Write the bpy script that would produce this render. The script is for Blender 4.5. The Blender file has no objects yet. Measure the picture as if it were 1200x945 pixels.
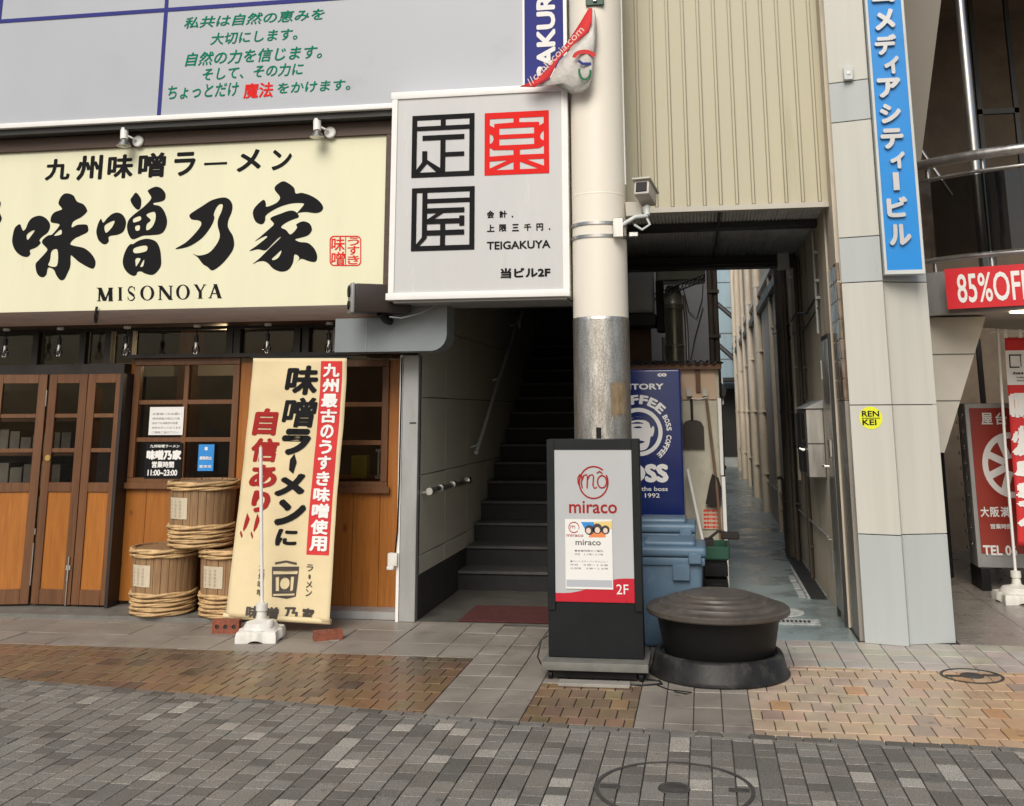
import bpy, bmesh, math, random
from math import radians as R, sin, cos, pi
from mathutils import Vector, Matrix, noise

random.seed(11)
SC = bpy.context.scene
COL = SC.collection

# ------------------------------------------------------------------ camera
F_PX, CX_PX, CY_PX = 1209.0, 628.0, 237.3        # calibrated for a 1200 x 945 frame
PITCH, YAW, ROLL = R(11.45), R(8.88), R(-0.337)
CAM = Vector((0, 0, 1.65))
_f = Vector((-sin(YAW) * cos(PITCH), cos(YAW) * cos(PITCH), sin(PITCH)))
_r = Vector((cos(YAW), sin(YAW), 0))
_u = _r.cross(_f)
_r2 = _r * cos(ROLL) + _u * sin(ROLL)
_u2 = -_r * sin(ROLL) + _u * cos(ROLL)
cd = bpy.data.cameras.new("camera")
cam = bpy.data.objects.new("camera", cd)
COL.objects.link(cam)
cd.sensor_width = 36.0
cd.lens = F_PX * 36 / 1200
cd.shift_x = (600 - CX_PX) / 1200
cd.shift_y = -(472.5 - CY_PX) / 1200
cd.clip_end = 500
m = Matrix((_r2, _u2, -_f)).transposed().to_4x4()
m.translation = CAM
cam.matrix_world = m
SC.camera = cam

# ------------------------------------------------------------------ light
SUN_EL, SUN_AZ = R(40), R(187)        # soft daylight from behind and above the photographer
w = bpy.data.worlds.new("World")
SC.world = w
w.use_nodes = True
nt = w.node_tree
bg = nt.nodes["Background"]
sky = nt.nodes.new("ShaderNodeTexSky")
sky.sky_type = 'NISHITA'
sky.sun_disc = False
sky.sun_elevation = SUN_EL
sky.sun_rotation = SUN_AZ
sky.air_density = 1.0
sky.dust_density = 3.0
sky.ozone_density = 0.6
nt.links.new(sky.outputs[0], bg.inputs[0])
bg.inputs[1].default_value = 0.085
sl = bpy.data.lights.new("sun", 'SUN')
sl.energy = 2.1
sl.angle = R(36)
sl.color = (1.0, 0.965, 0.875)
so = bpy.data.objects.new("sun", sl)
COL.objects.link(so)
d = Vector((sin(SUN_AZ) * cos(SUN_EL), cos(SUN_AZ) * cos(SUN_EL), sin(SUN_EL)))
so.rotation_euler = d.to_track_quat('Z', 'Y').to_euler()
so.location = d * 30
SC.view_settings.view_transform = 'Standard'
SC.view_settings.look = 'None'
SC.view_settings.exposure = 0.25
SC.view_settings.gamma = 1.0


def ray(x, y):
    return _f + _r2 * ((x - CX_PX) / F_PX) + _u2 * ((CY_PX - y) / F_PX)


def at(x, y, Y):
    """point of the upright plane at depth Y that was surveyed at photo position x, y"""
    q = ray(x, y)
    return CAM + q * (Y / q.y)


# ------------------------------------------------------------------ materials
def _new(name):
    mt = bpy.data.materials.new(name)
    mt.use_nodes = True
    t = mt.node_tree
    return mt, t, t.nodes["Principled BSDF"]


def mat(name, col, rough=0.5, metal=0.0, var=0.12, vs=4.0, bump=0.0, bs=60.0, stretch=(1, 1, 1),
        attr=False, dirt=None, ds=1.5, dcov=0.55, spec=0.5, emit=0.0, rvar=0.1, speck=0.0, rnd=0.0, spots=False):
    mt, t, p = _new(name)
    N, L = t.nodes, t.links
    tc = N.new("ShaderNodeTexCoord")
    mp = N.new("ShaderNodeMapping")
    mp.inputs['Scale'].default_value = stretch
    L.new(tc.outputs['Object'], mp.inputs[0])
    n1 = N.new("ShaderNodeTexNoise")
    n1.inputs['Scale'].default_value = vs
    n1.inputs['Detail'].default_value = 6
    n1.inputs['Roughness'].default_value = 0.62
    L.new(mp.outputs[0], n1.inputs['Vector'])
    rg = N.new("ShaderNodeMapRange")
    rg.inputs[1].default_value, rg.inputs[2].default_value = 0.3, 0.7
    rg.inputs[3].default_value, rg.inputs[4].default_value = 1 - var, 1 + var
    L.new(n1.outputs[0], rg.inputs[0])
    if attr:
        a = N.new("ShaderNodeAttribute")
        a.attribute_name = "Col"
        src = a.outputs['Color']
    else:
        rgb = N.new("ShaderNodeRGB")
        rgb.outputs[0].default_value = (*col, 1)
        src = rgb.outputs[0]
    mul = N.new("ShaderNodeVectorMath")
    mul.operation = 'SCALE'
    L.new(src, mul.inputs[0])
    L.new(rg.outputs[0], mul.inputs['Scale'])
    out = mul.outputs[0]
    if speck:
        n3 = N.new("ShaderNodeTexNoise")
        n3.inputs['Scale'].default_value = 170
        n3.inputs['Detail'].default_value = 2
        L.new(tc.outputs['Object'], n3.inputs['Vector'])
        r3 = N.new("ShaderNodeMapRange")
        r3.inputs[1].default_value, r3.inputs[2].default_value = 0.35, 0.65
        r3.inputs[3].default_value, r3.inputs[4].default_value = 1 - speck, 1 + speck
        L.new(n3.outputs[0], r3.inputs[0])
        m3 = N.new("ShaderNodeVectorMath")
        m3.operation = 'SCALE'
        L.new(out, m3.inputs[0])
        L.new(r3.outputs[0], m3.inputs['Scale'])
        out = m3.outputs[0]
    if rnd:
        oi = N.new("ShaderNodeObjectInfo")
        r4 = N.new("ShaderNodeMapRange")
        r4.inputs[3].default_value, r4.inputs[4].default_value = 1 - rnd, 1 + rnd
        L.new(oi.outputs['Random'], r4.inputs[0])
        m4 = N.new("ShaderNodeVectorMath")
        m4.operation = 'SCALE'
        L.new(out, m4.inputs[0])
        L.new(r4.outputs[0], m4.inputs['Scale'])
        out = m4.outputs[0]
    if dirt:
        n2 = N.new("ShaderNodeTexNoise")
        n2.inputs['Scale'].default_value = ds
        n2.inputs['Detail'].default_value = 8
        n2.inputs['Roughness'].default_value = 0.7
        L.new(mp.outputs[0], n2.inputs['Vector'])
        r2 = N.new("ShaderNodeMapRange")
        r2.inputs[1].default_value, r2.inputs[2].default_value = dcov, dcov + 0.2
        L.new(n2.outputs[0], r2.inputs[0])
        mx = N.new("ShaderNodeMix")
        mx.data_type = 'RGBA'
        L.new(r2.outputs[0], mx.inputs[0])
        L.new(out, mx.inputs[6])
        mx.inputs[7].default_value = (*dirt, 1)
        out = mx.outputs[2]
    if spots:
        vo = N.new("ShaderNodeTexVoronoi")
        vo.inputs['Scale'].default_value = 4.3
        vd = N.new("ShaderNodeTexNoise")
        vd.inputs['Scale'].default_value = 40
        L.new(tc.outputs['Object'], vo.inputs['Vector'])
        L.new(tc.outputs['Object'], vd.inputs['Vector'])
        ad = N.new("ShaderNodeMath")
        ad.operation = 'MULTIPLY_ADD'
        L.new(vd.outputs[0], ad.inputs[0])
        ad.inputs[1].default_value = .12
        L.new(vo.outputs['Distance'], ad.inputs[2])
        rv = N.new("ShaderNodeMapRange")
        rv.inputs[1].default_value, rv.inputs[2].default_value = .115, .15
        rv.inputs[3].default_value, rv.inputs[4].default_value = .5, 0
        L.new(ad.outputs[0], rv.inputs[0])
        ms = N.new("ShaderNodeMix")
        ms.data_type = 'RGBA'
        L.new(rv.outputs[0], ms.inputs[0])
        L.new(out, ms.inputs[6])
        ms.inputs[7].default_value = (.05, .046, .042, 1)
        out = ms.outputs[2]
    L.new(out, p.inputs['Base Color'])
    rr = N.new("ShaderNodeMapRange")
    rr.inputs[1].default_value, rr.inputs[2].default_value = 0.3, 0.7
    rr.inputs[3].default_value, rr.inputs[4].default_value = max(0.02, rough - rvar), min(1, rough + rvar)
    L.new(n1.outputs[0], rr.inputs[0])
    L.new(rr.outputs[0], p.inputs['Roughness'])
    p.inputs['Metallic'].default_value = metal
    p.inputs['Specular IOR Level'].default_value = spec
    if bump:
        nb = N.new("ShaderNodeTexNoise")
        nb.inputs['Scale'].default_value = bs
        nb.inputs['Detail'].default_value = 4
        L.new(mp.outputs[0], nb.inputs['Vector'])
        b = N.new("ShaderNodeBump")
        b.inputs['Strength'].default_value = bump
        b.inputs['Distance'].default_value = 0.01
        L.new(nb.outputs[0], b.inputs['Height'])
        L.new(b.outputs[0], p.inputs['Normal'])
    if emit:
        L.new(out, p.inputs['Emission Color'])
        p.inputs['Emission Strength'].default_value = emit
    return mt


def glass_mat(name, tint=(0.85, 0.88, 0.88), gloss=1.0, ior=1.5, rough=0.015):
    mt, t, p = _new(name)
    N, L = t.nodes, t.links
    N.remove(p)
    tr = N.new("ShaderNodeBsdfTransparent")
    tr.inputs[0].default_value = (*tint, 1)
    gl = N.new("ShaderNodeBsdfGlossy")
    gl.inputs['Roughness'].default_value = rough
    gl.inputs[0].default_value = (gloss, gloss, gloss, 1)
    fr = N.new("ShaderNodeFresnel")
    fr.inputs[0].default_value = ior
    tc = N.new("ShaderNodeTexCoord")
    nb = N.new("ShaderNodeTexNoise")
    nb.inputs['Scale'].default_value = 2.2
    L.new(tc.outputs['Object'], nb.inputs['Vector'])
    b = N.new("ShaderNodeBump")
    b.inputs['Strength'].default_value = 0.05
    b.inputs['Distance'].default_value = 0.05
    L.new(nb.outputs[0], b.inputs['Height'])
    L.new(b.outputs[0], gl.inputs['Normal'])
    mx = N.new("ShaderNodeMixShader")
    L.new(fr.outputs[0], mx.inputs[0])
    L.new(tr.outputs[0], mx.inputs[1])
    L.new(gl.outputs[0], mx.inputs[2])
    L.new(mx.outputs[0], N["Material Output"].inputs[0])
    return mt


def wood(name, dark, light, rough=0.5, grain=(14, 14, 0.9), knots=False, bump=0.15):
    mt, t, p = _new(name)
    N, L = t.nodes, t.links
    tc = N.new("ShaderNodeTexCoord")
    mp = N.new("ShaderNodeMapping")
    mp.inputs['Scale'].default_value = grain
    L.new(tc.outputs['Object'], mp.inputs[0])
    n = N.new("ShaderNodeTexNoise")
    n.inputs['Scale'].default_value = 2.5
    n.inputs['Detail'].default_value = 8
    n.inputs['Roughness'].default_value = 0.65
    n.inputs['Distortion'].default_value = 0.6
    L.new(mp.outputs[0], n.inputs['Vector'])
    cr = N.new("ShaderNodeValToRGB")
    cr.color_ramp.elements[0].position, cr.color_ramp.elements[1].position = 0.28, 0.72
    cr.color_ramp.elements[0].color = (*dark, 1)
    cr.color_ramp.elements[1].color = (*light, 1)
    L.new(n.outputs[0], cr.inputs[0])
    out = cr.outputs[0]
    if knots:
        v = N.new("ShaderNodeTexVoronoi")
        v.inputs['Scale'].default_value = 1.0
        mk = N.new("ShaderNodeMapping")
        mk.inputs['Scale'].default_value = (5.5, 5.5, 3.2)
        L.new(tc.outputs['Object'], mk.inputs[0])
        L.new(mk.outputs[0], v.inputs['Vector'])
        rk = N.new("ShaderNodeMapRange")
        rk.inputs[1].default_value, rk.inputs[2].default_value = 0.07, 0.14
        rk.inputs[3].default_value, rk.inputs[4].default_value = 0.75, 0.0
        L.new(v.outputs[0], rk.inputs[0])
        mx = N.new("ShaderNodeMix")
        mx.data_type = 'RGBA'
        L.new(rk.outputs[0], mx.inputs[0])
        L.new(out, mx.inputs[6])
        mx.inputs[7].default_value = (dark[0] * .45, dark[1] * .4, dark[2] * .4, 1)
        out = mx.outputs[2]
    oi = N.new("ShaderNodeObjectInfo")
    r4 = N.new("ShaderNodeMapRange")
    r4.inputs[3].default_value, r4.inputs[4].default_value = 0.9, 1.1
    L.new(oi.outputs['Random'], r4.inputs[0])
    m4 = N.new("ShaderNodeVectorMath")
    m4.operation = 'SCALE'
    L.new(out, m4.inputs[0])
    L.new(r4.outputs[0], m4.inputs['Scale'])
    L.new(m4.outputs[0], p.inputs['Base Color'])
    p.inputs['Roughness'].default_value = rough
    b = N.new("ShaderNodeBump")
    b.inputs['Strength'].default_value = bump
    b.inputs['Distance'].default_value = 0.006
    L.new(n.outputs[0], b.inputs['Height'])
    L.new(b.outputs[0], p.inputs['Normal'])
    return mt


M = {}
M['paver'] = mat('paver', (.2, .2, .2), .62, var=.14, vs=3, bump=.35, bs=120, attr=True, speck=.5, spec=.4, dirt=(.115, .11, .10), ds=2.2, dcov=.60, spots=True)
M['tile'] = mat('glazed paver', (.3, .2, .1), .37, var=.14, vs=5, bump=.14, bs=70, attr=True, speck=.10, rvar=.14, spec=.5, dirt=(.13, .10, .075), ds=1.4, dcov=.585, spots=True)
M['mortar'] = mat('mortar', (.095, .09, .08), .9, var=.2)
M['concrete'] = mat('wet alley concrete', (.25, .305, .315), .32, var=.35, vs=1.6, bump=.25, bs=25, rvar=.22, dirt=(.15, .21, .12), ds=.9, dcov=.57)
M['terrazzo'] = mat('terrazzo', (.26, .235, .205), .3, var=.12, speck=.45)
M['cream_paint'] = mat('cream enamel', (.81, .76, .66), .42, var=.035, vs=2, stretch=(1, 1, .3), dirt=(.66, .57, .43), ds=1.4, dcov=.66)
M['steel_wrap'] = mat('stained stainless steel', (.58, .555, .515), .36, metal=.9, var=.22, vs=20, stretch=(1, 1, .22), dirt=(.17, .125, .075), ds=5.5, dcov=.62, bump=.2, bs=110, speck=.3)
M['steel'] = mat('brushed steel', (.55, .54, .52), .33, metal=.95, var=.12, vs=8, stretch=(1, 1, .15))
M['dull_steel'] = mat('dull grey steel', (.36, .36, .355), .55, metal=.35, var=.14, vs=6, stretch=(1, 1, .3), dirt=(.2, .19, .17), ds=3, dcov=.6)
M['white_metal'] = mat('white aluminium', (.82, .81, .79), .4, var=.04)
M['board'] = mat('pale grey sign board', (.43, .45, .49), .45, var=.035, vs=1.3, dirt=(.39, .405, .44), ds=1.2, dcov=.6)
M['sign_face'] = mat('pale acrylic face', (.56, .56, .56), .2, var=.025, vs=1.5, stretch=(3, 3, .4), dirt=(.515, .515, .51), ds=2.5, dcov=.6)
M['cream_panel'] = mat('cream sign panel', (.76, .74, .53), .5, var=.03, vs=1.5, stretch=(3, 3, .4), dirt=(.70, .67, .47), ds=2, dcov=.6)
M['black_ink'] = mat('black lettering', (.012, .012, .013), .75, var=.05, spec=.12)
M['red_ink'] = mat('red lettering', (.72, .025, .022), .75, var=.05, spec=.12)
M['dark_red_ink'] = mat('dark red lettering', (.33, .022, .02), .6, var=.08, spec=.12)
M['green_ink'] = mat('green lettering', (.0, .19, .11), .75, var=.05, spec=.12)
M['blue_ink'] = mat('navy line', (.045, .05, .22), .75, var=.05, spec=.12)
M['white_ink'] = mat('white lettering', (.8, .79, .77), .75, var=.03, spec=.12)
M['blue_sign'] = mat('azure sign face', (.0, .235, .66), .4, var=.04)
M['dark_wood'] = wood('dark brown timber', (.045, .024, .015), (.085, .046, .028), .5, (1.2, 14, 14))
M['dark_wood_v'] = wood('dark brown door timber', (.095, .037, .014), (.175, .074, .027), .45)
M['orange_wood'] = wood('honey pine boards', (.27, .088, .0105), (.41, .148, .022), .42, knots=True)
M['black_wood'] = wood('blackened timber', (.012, .009, .008), (.028, .02, .016), .5)
M['stave'] = wood('cedar staves', (.18, .10, .046), (.36, .22, .11), .7, (22, 22, 1.2), bump=.4)
M['rope'] = mat('bamboo rope', (.53, .35, .17), .6, var=.3, vs=18, bump=.5, bs=60, rnd=.06)
M['paper_old'] = mat('weathered paper', (.58, .5, .37), .8, var=.12, vs=14, stretch=(1, 1, .2))
M['grey_panel'] = mat('grey painted metal', (.205, .23, .24), .42, var=.08, vs=3, stretch=(1, 1, .5))
M['shutter'] = mat('beige corrugated cladding', (.47, .435, .315), .5, var=.06, vs=2, stretch=(2, 2, .25), dirt=(.36, .315, .205), ds=1.6, dcov=.6)
M['soffit'] = mat('grey corrugated steel', (.56, .55, .52), .5, var=.2, vs=5)
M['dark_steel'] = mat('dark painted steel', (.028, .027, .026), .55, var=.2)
M['black'] = mat('black plastic', (.010, .010, .010), .45, var=.12, spec=.22)
M['tub'] = mat('scuffed black plastic', (.017, .017, .0165), .46, spec=.3, var=.3, vs=9, dirt=(.075, .07, .062), ds=5, dcov=.53, bump=.08, bs=70)
M['tub_lid'] = mat('dusty grey black lid', (.07, .06, .05), .44, spec=.5, var=.25, vs=8, dirt=(.12, .105, .088), ds=6, dcov=.52, bump=.1, bs=60)
M['stand_black'] = mat('black powder coat', (.012, .0145, .0155), .42, spec=.25, var=.08)
M['stand_base'] = mat('dusty grey base', (.15, .145, .13), .6, var=.2, vs=8)
M['miraco_face'] = mat('grey display face', (.47, .48, .49), .16, var=.015)
M['pillar_tile'] = mat('ivory stone panel', (.52, .515, .465), .38, var=.055, vs=1.5, stretch=(7, 7, .3), dirt=(.56, .55, .50), ds=1.3, dcov=.58)
M['pillar_grey'] = mat('pale grey stone panel', (.42, .45, .45), .36, var=.04, vs=1.5, stretch=(4, 4, .35))
M['stair_tile'] = mat('beige wall tile', (.52, .50, .42), .5, var=.03, vs=1, rvar=.03)
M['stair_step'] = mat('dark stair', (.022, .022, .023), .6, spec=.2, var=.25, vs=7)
M['stair_nose'] = mat('worn step nosing', (.065, .065, .064), .5, spec=.35, var=.25, vs=12)
M['mat_red'] = mat('maroon carpet mat', (.075, .014, .013), .95, var=.3, vs=30, bump=.6, bs=220)
M['alley_wall'] = mat('stained alley render', (.56, .49, .385), .8, var=.18, vs=2, stretch=(3, 3, .35), dirt=(.09, .078, .064), ds=1.0, dcov=.53, bump=.15, bs=20)
M['alley_tile'] = mat('glossy brown tile', (.2, .15, .11), .12, var=.35, vs=6)
M['pipe'] = mat('cream pipe', (.62, .54, .43), .5, var=.15, vs=4, stretch=(3, 3, .4))
M['pipe_dark'] = mat('dark brown pipe', (.07, .055, .042), .5, var=.25)
M['door_grey'] = mat('grey beige steel door', (.30, .28, .245), .3, metal=.35, var=.12, vs=3, stretch=(2, 2, .3))
M['far_blue'] = mat('pale blue cladding', (.27, .37, .43), .5, var=.1, stretch=(1, 1, .3))
M['purple_wall'] = mat('grey lilac render', (.34, .335, .37), .7, var=.07)
M['duct'] = mat('olive grey duct metal', (.30, .31, .235), .38, metal=.55, var=.2, vs=3)
M['ac'] = mat('grey machine casing', (.55, .58, .57), .35, var=.08)
M['shed'] = mat('dirty cream panel', (.47, .44, .35), .6, var=.15, vs=3, dirt=(.25, .22, .16), ds=2, dcov=.58)
M['shed_wood'] = mat('brown shed timber', (.15, .075, .04), .7, var=.25)
M['vending'] = mat('deep blue vending panel', (.006, .018, .115), .2, var=.06)
M['bin'] = mat('faded blue plastic', (.10, .165, .235), .45, var=.14, vs=5, dirt=(.18, .245, .315), ds=4, dcov=.58)
M['banner'] = mat('cream banner cloth', (.70, .575, .35), .8, var=.06, vs=3, bump=.7, bs=5)
M['banner_red'] = mat('red cloth', (.60, .028, .03), .75, var=.08, vs=5)
M['white_plastic'] = mat('grubby white plastic', (.68, .66, .61), .5, var=.12, vs=10, dirt=(.4, .38, .33), ds=6, dcov=.62)
M['pole_white'] = mat('white pole', (.75, .74, .71), .4, var=.04)
M['brick'] = mat('red brick', (.24, .072, .04), .85, var=.35, vs=30, bump=.6, bs=120)
M['ironcover'] = mat('cast iron', (.06, .056, .052), .6, metal=.2, var=.3, vs=20, bump=.4, bs=90)
M['white_patch'] = mat('pale worn concrete', (.46, .48, .47), .5, var=.25, vs=9, dirt=(.2, .215, .21), ds=7, dcov=.5)
M['paper'] = mat('white paper', (.76, .75, .73), .6, var=.02)
M['grey_ink'] = mat('grey print', (.25, .25, .26), .6, var=.05)
M['sky_blue'] = mat('bright blue print', (.03, .25, .66), .4, var=.08)
M['yellow'] = mat('lime yellow sticker', (.72, .76, .03), .4, var=.03)
M['warm_wall'] = mat('brown interior wall', (.20, .15, .105), .7, var=.2)
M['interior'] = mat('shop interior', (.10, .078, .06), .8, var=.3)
M['interior_pale'] = mat('pale packets', (.19, .165, .14), .6, var=.25, vs=12)
M['stringer'] = mat('beige stair cladding', (.48, .45, .39), .5, var=.06)
M['bronze_glass'] = glass_mat('smoked balcony glass', (.32, .31, .29), .8, 1.75)
M['glass'] = glass_mat('window glass', (.78, .78, .75), .42, 1.45)
M['clear_glass'] = glass_mat('bulb glass', (.86, .86, .84), 1.0, 1.5)
M['red_sign'] = mat('rust red sign face', (.30, .035, .022), .35, var=.05)
M['red_board'] = mat('bright red board', (.62, .012, .022), .4, var=.04)
M['green'] = mat('dark green plastic', (.012, .06, .035), .45, var=.12)
M['brown_plastic'] = mat('dark brown plastic', (.028, .018, .014), .45, var=.15)
M['straw'] = mat('dark bristles', (.022, .017, .015), .9, var=.3)
M['pole_brown'] = mat('brown handle', (.17, .1, .06), .5, var=.15)
M['lit'] = mat('lit lamp', (1.0, .86, .62), .5, var=0, emit=6.0)
M['orange_print'] = mat('orange print', (.75, .23, .07), .5, var=.05)
M['yellow_print'] = mat('yellow print', (.75, .55, .2), .5, var=.05)
M['skin_print'] = mat('pale print', (.72, .58, .48), .5, var=.03)
M['joint'] = mat('dark joint', (.12, .115, .1), .8, var=.1)

# ------------------------------------------------------------------ building helpers
WL = {}        # world location of every object built here


class MB:
    def __init__(self):
        self.bm = bmesh.new()

    def quad(self, *p):
        vs = [self.bm.verts.new(q) for q in p]
        return self.bm.faces.new(vs)

    def box(self, x0, x1, y0, y1, z0, z1, bev=0.0, seg=2, rot=None):
        b = bmesh.new() if (bev or rot) else self.bm
        v = [b.verts.new(p) for p in ((x0, y0, z0), (x1, y0, z0), (x1, y1, z0), (x0, y1, z0),
                                      (x0, y0, z1), (x1, y0, z1), (x1, y1, z1), (x0, y1, z1))]
        for q in ((3, 2, 1, 0), (4, 5, 6, 7), (0, 1, 5, 4), (1, 2, 6, 5), (2, 3, 7, 6), (3, 0, 4, 7)):
            b.faces.new([v[i] for i in q])
        if b is not self.bm:
            if bev:
                bmesh.ops.bevel(b, geom=b.edges[:], offset=bev, segments=seg, profile=.6, affect='EDGES', clamp_overlap=True)
            if rot:
                bmesh.ops.rotate(b, verts=b.verts[:], cent=rot[0], matrix=rot[1])
            self.merge(b)
        return self

    def merge(self, b):
        me = bpy.data.meshes.new("tmp")
        b.to_mesh(me)
        b.free()
        self.bm.from_mesh(me)
        bpy.data.meshes.remove(me)

    def tube(self, pts, r, n=10, cap=True, closed=False):
        pts = [Vector(p) for p in pts]
        k = len(pts)
        rs = r if isinstance(r, (list, tuple)) else [r] * k
        rings = []
        prev = None
        for i, p in enumerate(pts):
            if closed:
                t = pts[(i + 1) % k] - pts[i - 1]
            else:
                t = pts[min(i + 1, k - 1)] - pts[max(i - 1, 0)]
            t.normalize()
            if prev is None:
                a = Vector((0, 0, 1)) if abs(t.z) < .9 else Vector((1, 0, 0))
                nrm = t.cross(a).normalized()
            else:
                nrm = (prev - t * prev.dot(t)).normalized()
            prev = nrm
            bn = t.cross(nrm)
            rings.append([self.bm.verts.new(p + (nrm * cos(2 * pi * j / n) + bn * sin(2 * pi * j / n)) * rs[i]) for j in range(n)])
        for i in range(k if closed else k - 1):
            a, b = rings[i], rings[(i + 1) % k]
            for j in range(n):
                self.bm.faces.new((a[j], a[(j + 1) % n], b[(j + 1) % n], b[j]))
        if cap and not closed:
            self.bm.faces.new(rings[0][::-1])
            self.bm.faces.new(rings[-1])
        return self

    def lathe(self, prof, c=(0, 0, 0), n=40, sx=1.0, sy=1.0):
        rings = []
        for r, z in prof:
            if r < 1e-5:
                rings.append([self.bm.verts.new((c[0], c[1], c[2] + z))])
            else:
                rings.append([self.bm.verts.new((c[0] + sx * r * cos(2 * pi * j / n), c[1] + sy * r * sin(2 * pi * j / n), c[2] + z)) for j in range(n)])
        for a, b in zip(rings, rings[1:]):
            for j in range(n):
                A = [a[j % len(a)], a[(j + 1) % len(a)]] if len(a) > 1 else [a[0]]
                B = [b[(j + 1) % len(b)], b[j % len(b)]] if len(b) > 1 else [b[0]]
                f = A + B
                if len(f) > 2:
                    self.bm.faces.new(f)
        return self

    def prism(self, poly, ext):
        ext = Vector(ext)
        a = [self.bm.verts.new(p) for p in poly]
        b = [self.bm.verts.new(Vector(p) + ext) for p in poly]
        self.bm.faces.new(a)
        self.bm.faces.new(b[::-1])
        for i in range(len(a)):
            j = (i + 1) % len(a)
            self.bm.faces.new((a[j], a[i], b[i], b[j]))
        return self

    def build(self, name, mt, parent=None, smooth=False, base=None, ang=38):
        bmesh.ops.recalc_face_normals(self.bm, faces=self.bm.faces[:]) if smooth or not getattr(self, 'raw', False) else None
        off = WL[parent.name] if parent else Vector(base or (0, 0, 0))
        for v in self.bm.verts:
            v.co -= off
        me = bpy.data.meshes.new(name)
        self.bm.to_mesh(me)
        self.bm.free()
        me.materials.append(mt)
        if smooth:
            for p in me.polygons:
                p.use_smooth = True
            me.set_sharp_from_angle(angle=R(ang))
        o = bpy.data.objects.new(name, me)
        COL.objects.link(o)
        if parent:
            o.parent = parent
        else:
            o.location = off
        WL[o.name] = Vector(off)
        return o


def box(name, mt, parent, x0, x1, y0, y1, z0, z1, bev=0.0):
    return MB().box(x0, x1, y0, y1, z0, z1, bev).build(name, mt, parent, smooth=bool(bev))


def tag(o, label, cat, group=None):
    o["label"] = label
    o["category"] = cat
    if group:
        o["group"] = group
    return o


def thing(name, loc, label, cat, group=None):
    o = bpy.data.objects.new(name, None)
    o.empty_display_size = .1
    COL.objects.link(o)
    o.location = loc
    WL[o.name] = Vector(loc)
    return tag(o, label, cat, group)


def structure(o):
    o["kind"] = "structure"
    return o


def copy_tree(o, parent=None):
    c = o.copy()
    COL.objects.link(c)
    if parent:
        c.parent = parent
    for ch in list(o.children):
        copy_tree(ch, c)
    return c


# ---- flat lettering
_fc = {}


def glyphs(body):
    """triangulated outline of a string in the built-in typeface: (verts, faces, bbox)"""
    k = body
    if k in _fc:
        return _fc[k]
    cu = bpy.data.curves.new("t", 'FONT')
    cu.body = body
    cu.resolution_u = 3
    ob = bpy.data.objects.new("t", cu)
    COL.objects.link(ob)
    bpy.context.view_layer.update()
    me = bpy.data.meshes.new_from_object(ob.evaluated_get(bpy.context.evaluated_depsgraph_get()))
    vs = [(v.co.x, v.co.y) for v in me.vertices]
    fs = [tuple(p.vertices) for p in me.polygons]
    bpy.data.objects.remove(ob)
    bpy.data.curves.remove(cu)
    bpy.data.meshes.remove(me)
    xs = [v[0] for v in vs]
    ys = [v[1] for v in vs]
    _fc[k] = (vs, fs, (min(xs), max(xs), min(ys), max(ys)))
    return _fc[k]


def pen(body, bold):
    """the string in a unit box, stamped round a small circle when a heavier pen is wanted"""
    vs, fs, (x0, x1, y0, y1) = glyphs(body)
    w_, h_ = max(x1 - x0, .02), max(y1 - y0, .02)
    b = min(bold * 1.15, .25 * w_, .25 * h_)
    offs = [(0, 0)] if bold <= 0 else [(b * cos(2 * pi * i / 8), b * sin(2 * pi * i / 8)) for i in range(8)]
    out = []
    for ox, oy in offs:
        out.append(([((x + ox - x0 + b) / (w_ + 2 * b), (y + oy - y0 + b) / (h_ + 2 * b)) for x, y in vs], fs))
    return out


def put(mb, body, P, U, V, bold=0.0, shear=0.0, fit=True):
    """lay a string on the parallelogram P, P+U, P+V"""
    P, U, V = Vector(P), Vector(U), Vector(V)
    nrm = U.cross(V).normalized()
    for k, (vv2, f2) in enumerate(pen(body, bold)):
        vv = [mb.bm.verts.new(P + U * (a + shear * (b - .5)) + V * b + nrm * (.00006 * k)) for a, b in vv2]
        for f in f2:
            try:
                mb.bm.faces.new([vv[i] for i in f])
            except ValueError:
                pass


def T(mb, body, x0, yt, yb, x1, Y, bold=0.0, shear=0.0):
    """string whose left end spans photo rows yt..yb at column x0 and which ends at column x1, on plane Y"""
    a, b, c = at(x0, yb, Y), at(x0, yt, Y), at(x1, (yt + yb) / 2, Y)
    put(mb, body, (a.x, Y, a.z), (c.x - a.x, 0, 0), (0, 0, b.z - a.z), bold, shear)


def vert(mb, body, fn, bold=0.0, h=None, shear=0.0):
    """vertical string: fn(t) -> (P, U, V) cell for t in 0..1 slots"""
    n = len(body)
    for i, ch in enumerate(body):
        P, U, V = fn(i / n, (i + 1) / n)
        if ch == 'ー':
            P, U, V = P + V * .1 + U * .42, V * .8, U * .16
        elif ch in 'っょのにン':
            P, U, V = P + U * .1 + V * .1, U * .8, V * .8
        elif ch in '。、':
            P, U, V = P + U * .6 + V * .6, U * .3, V * .3
        put(mb, ch, P, U, V, bold, shear)


def catmull(pts, sub=4):
    n = len(pts)
    out = []
    for i in range(n):
        p0, p1, p2, p3 = pts[i - 1], pts[i], pts[(i + 1) % n], pts[(i + 2) % n]
        for s in range(sub):
            t = s / sub
            out.append(tuple(.5 * ((2 * p1[k]) + (-p0[k] + p2[k]) * t + (2 * p0[k] - 5 * p1[k] + 4 * p2[k] - p3[k]) * t * t
                                   + (-p0[k] + 3 * p1[k] - 3 * p2[k] + p3[k]) * t ** 3) for k in (0, 1)))
    return out


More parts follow.
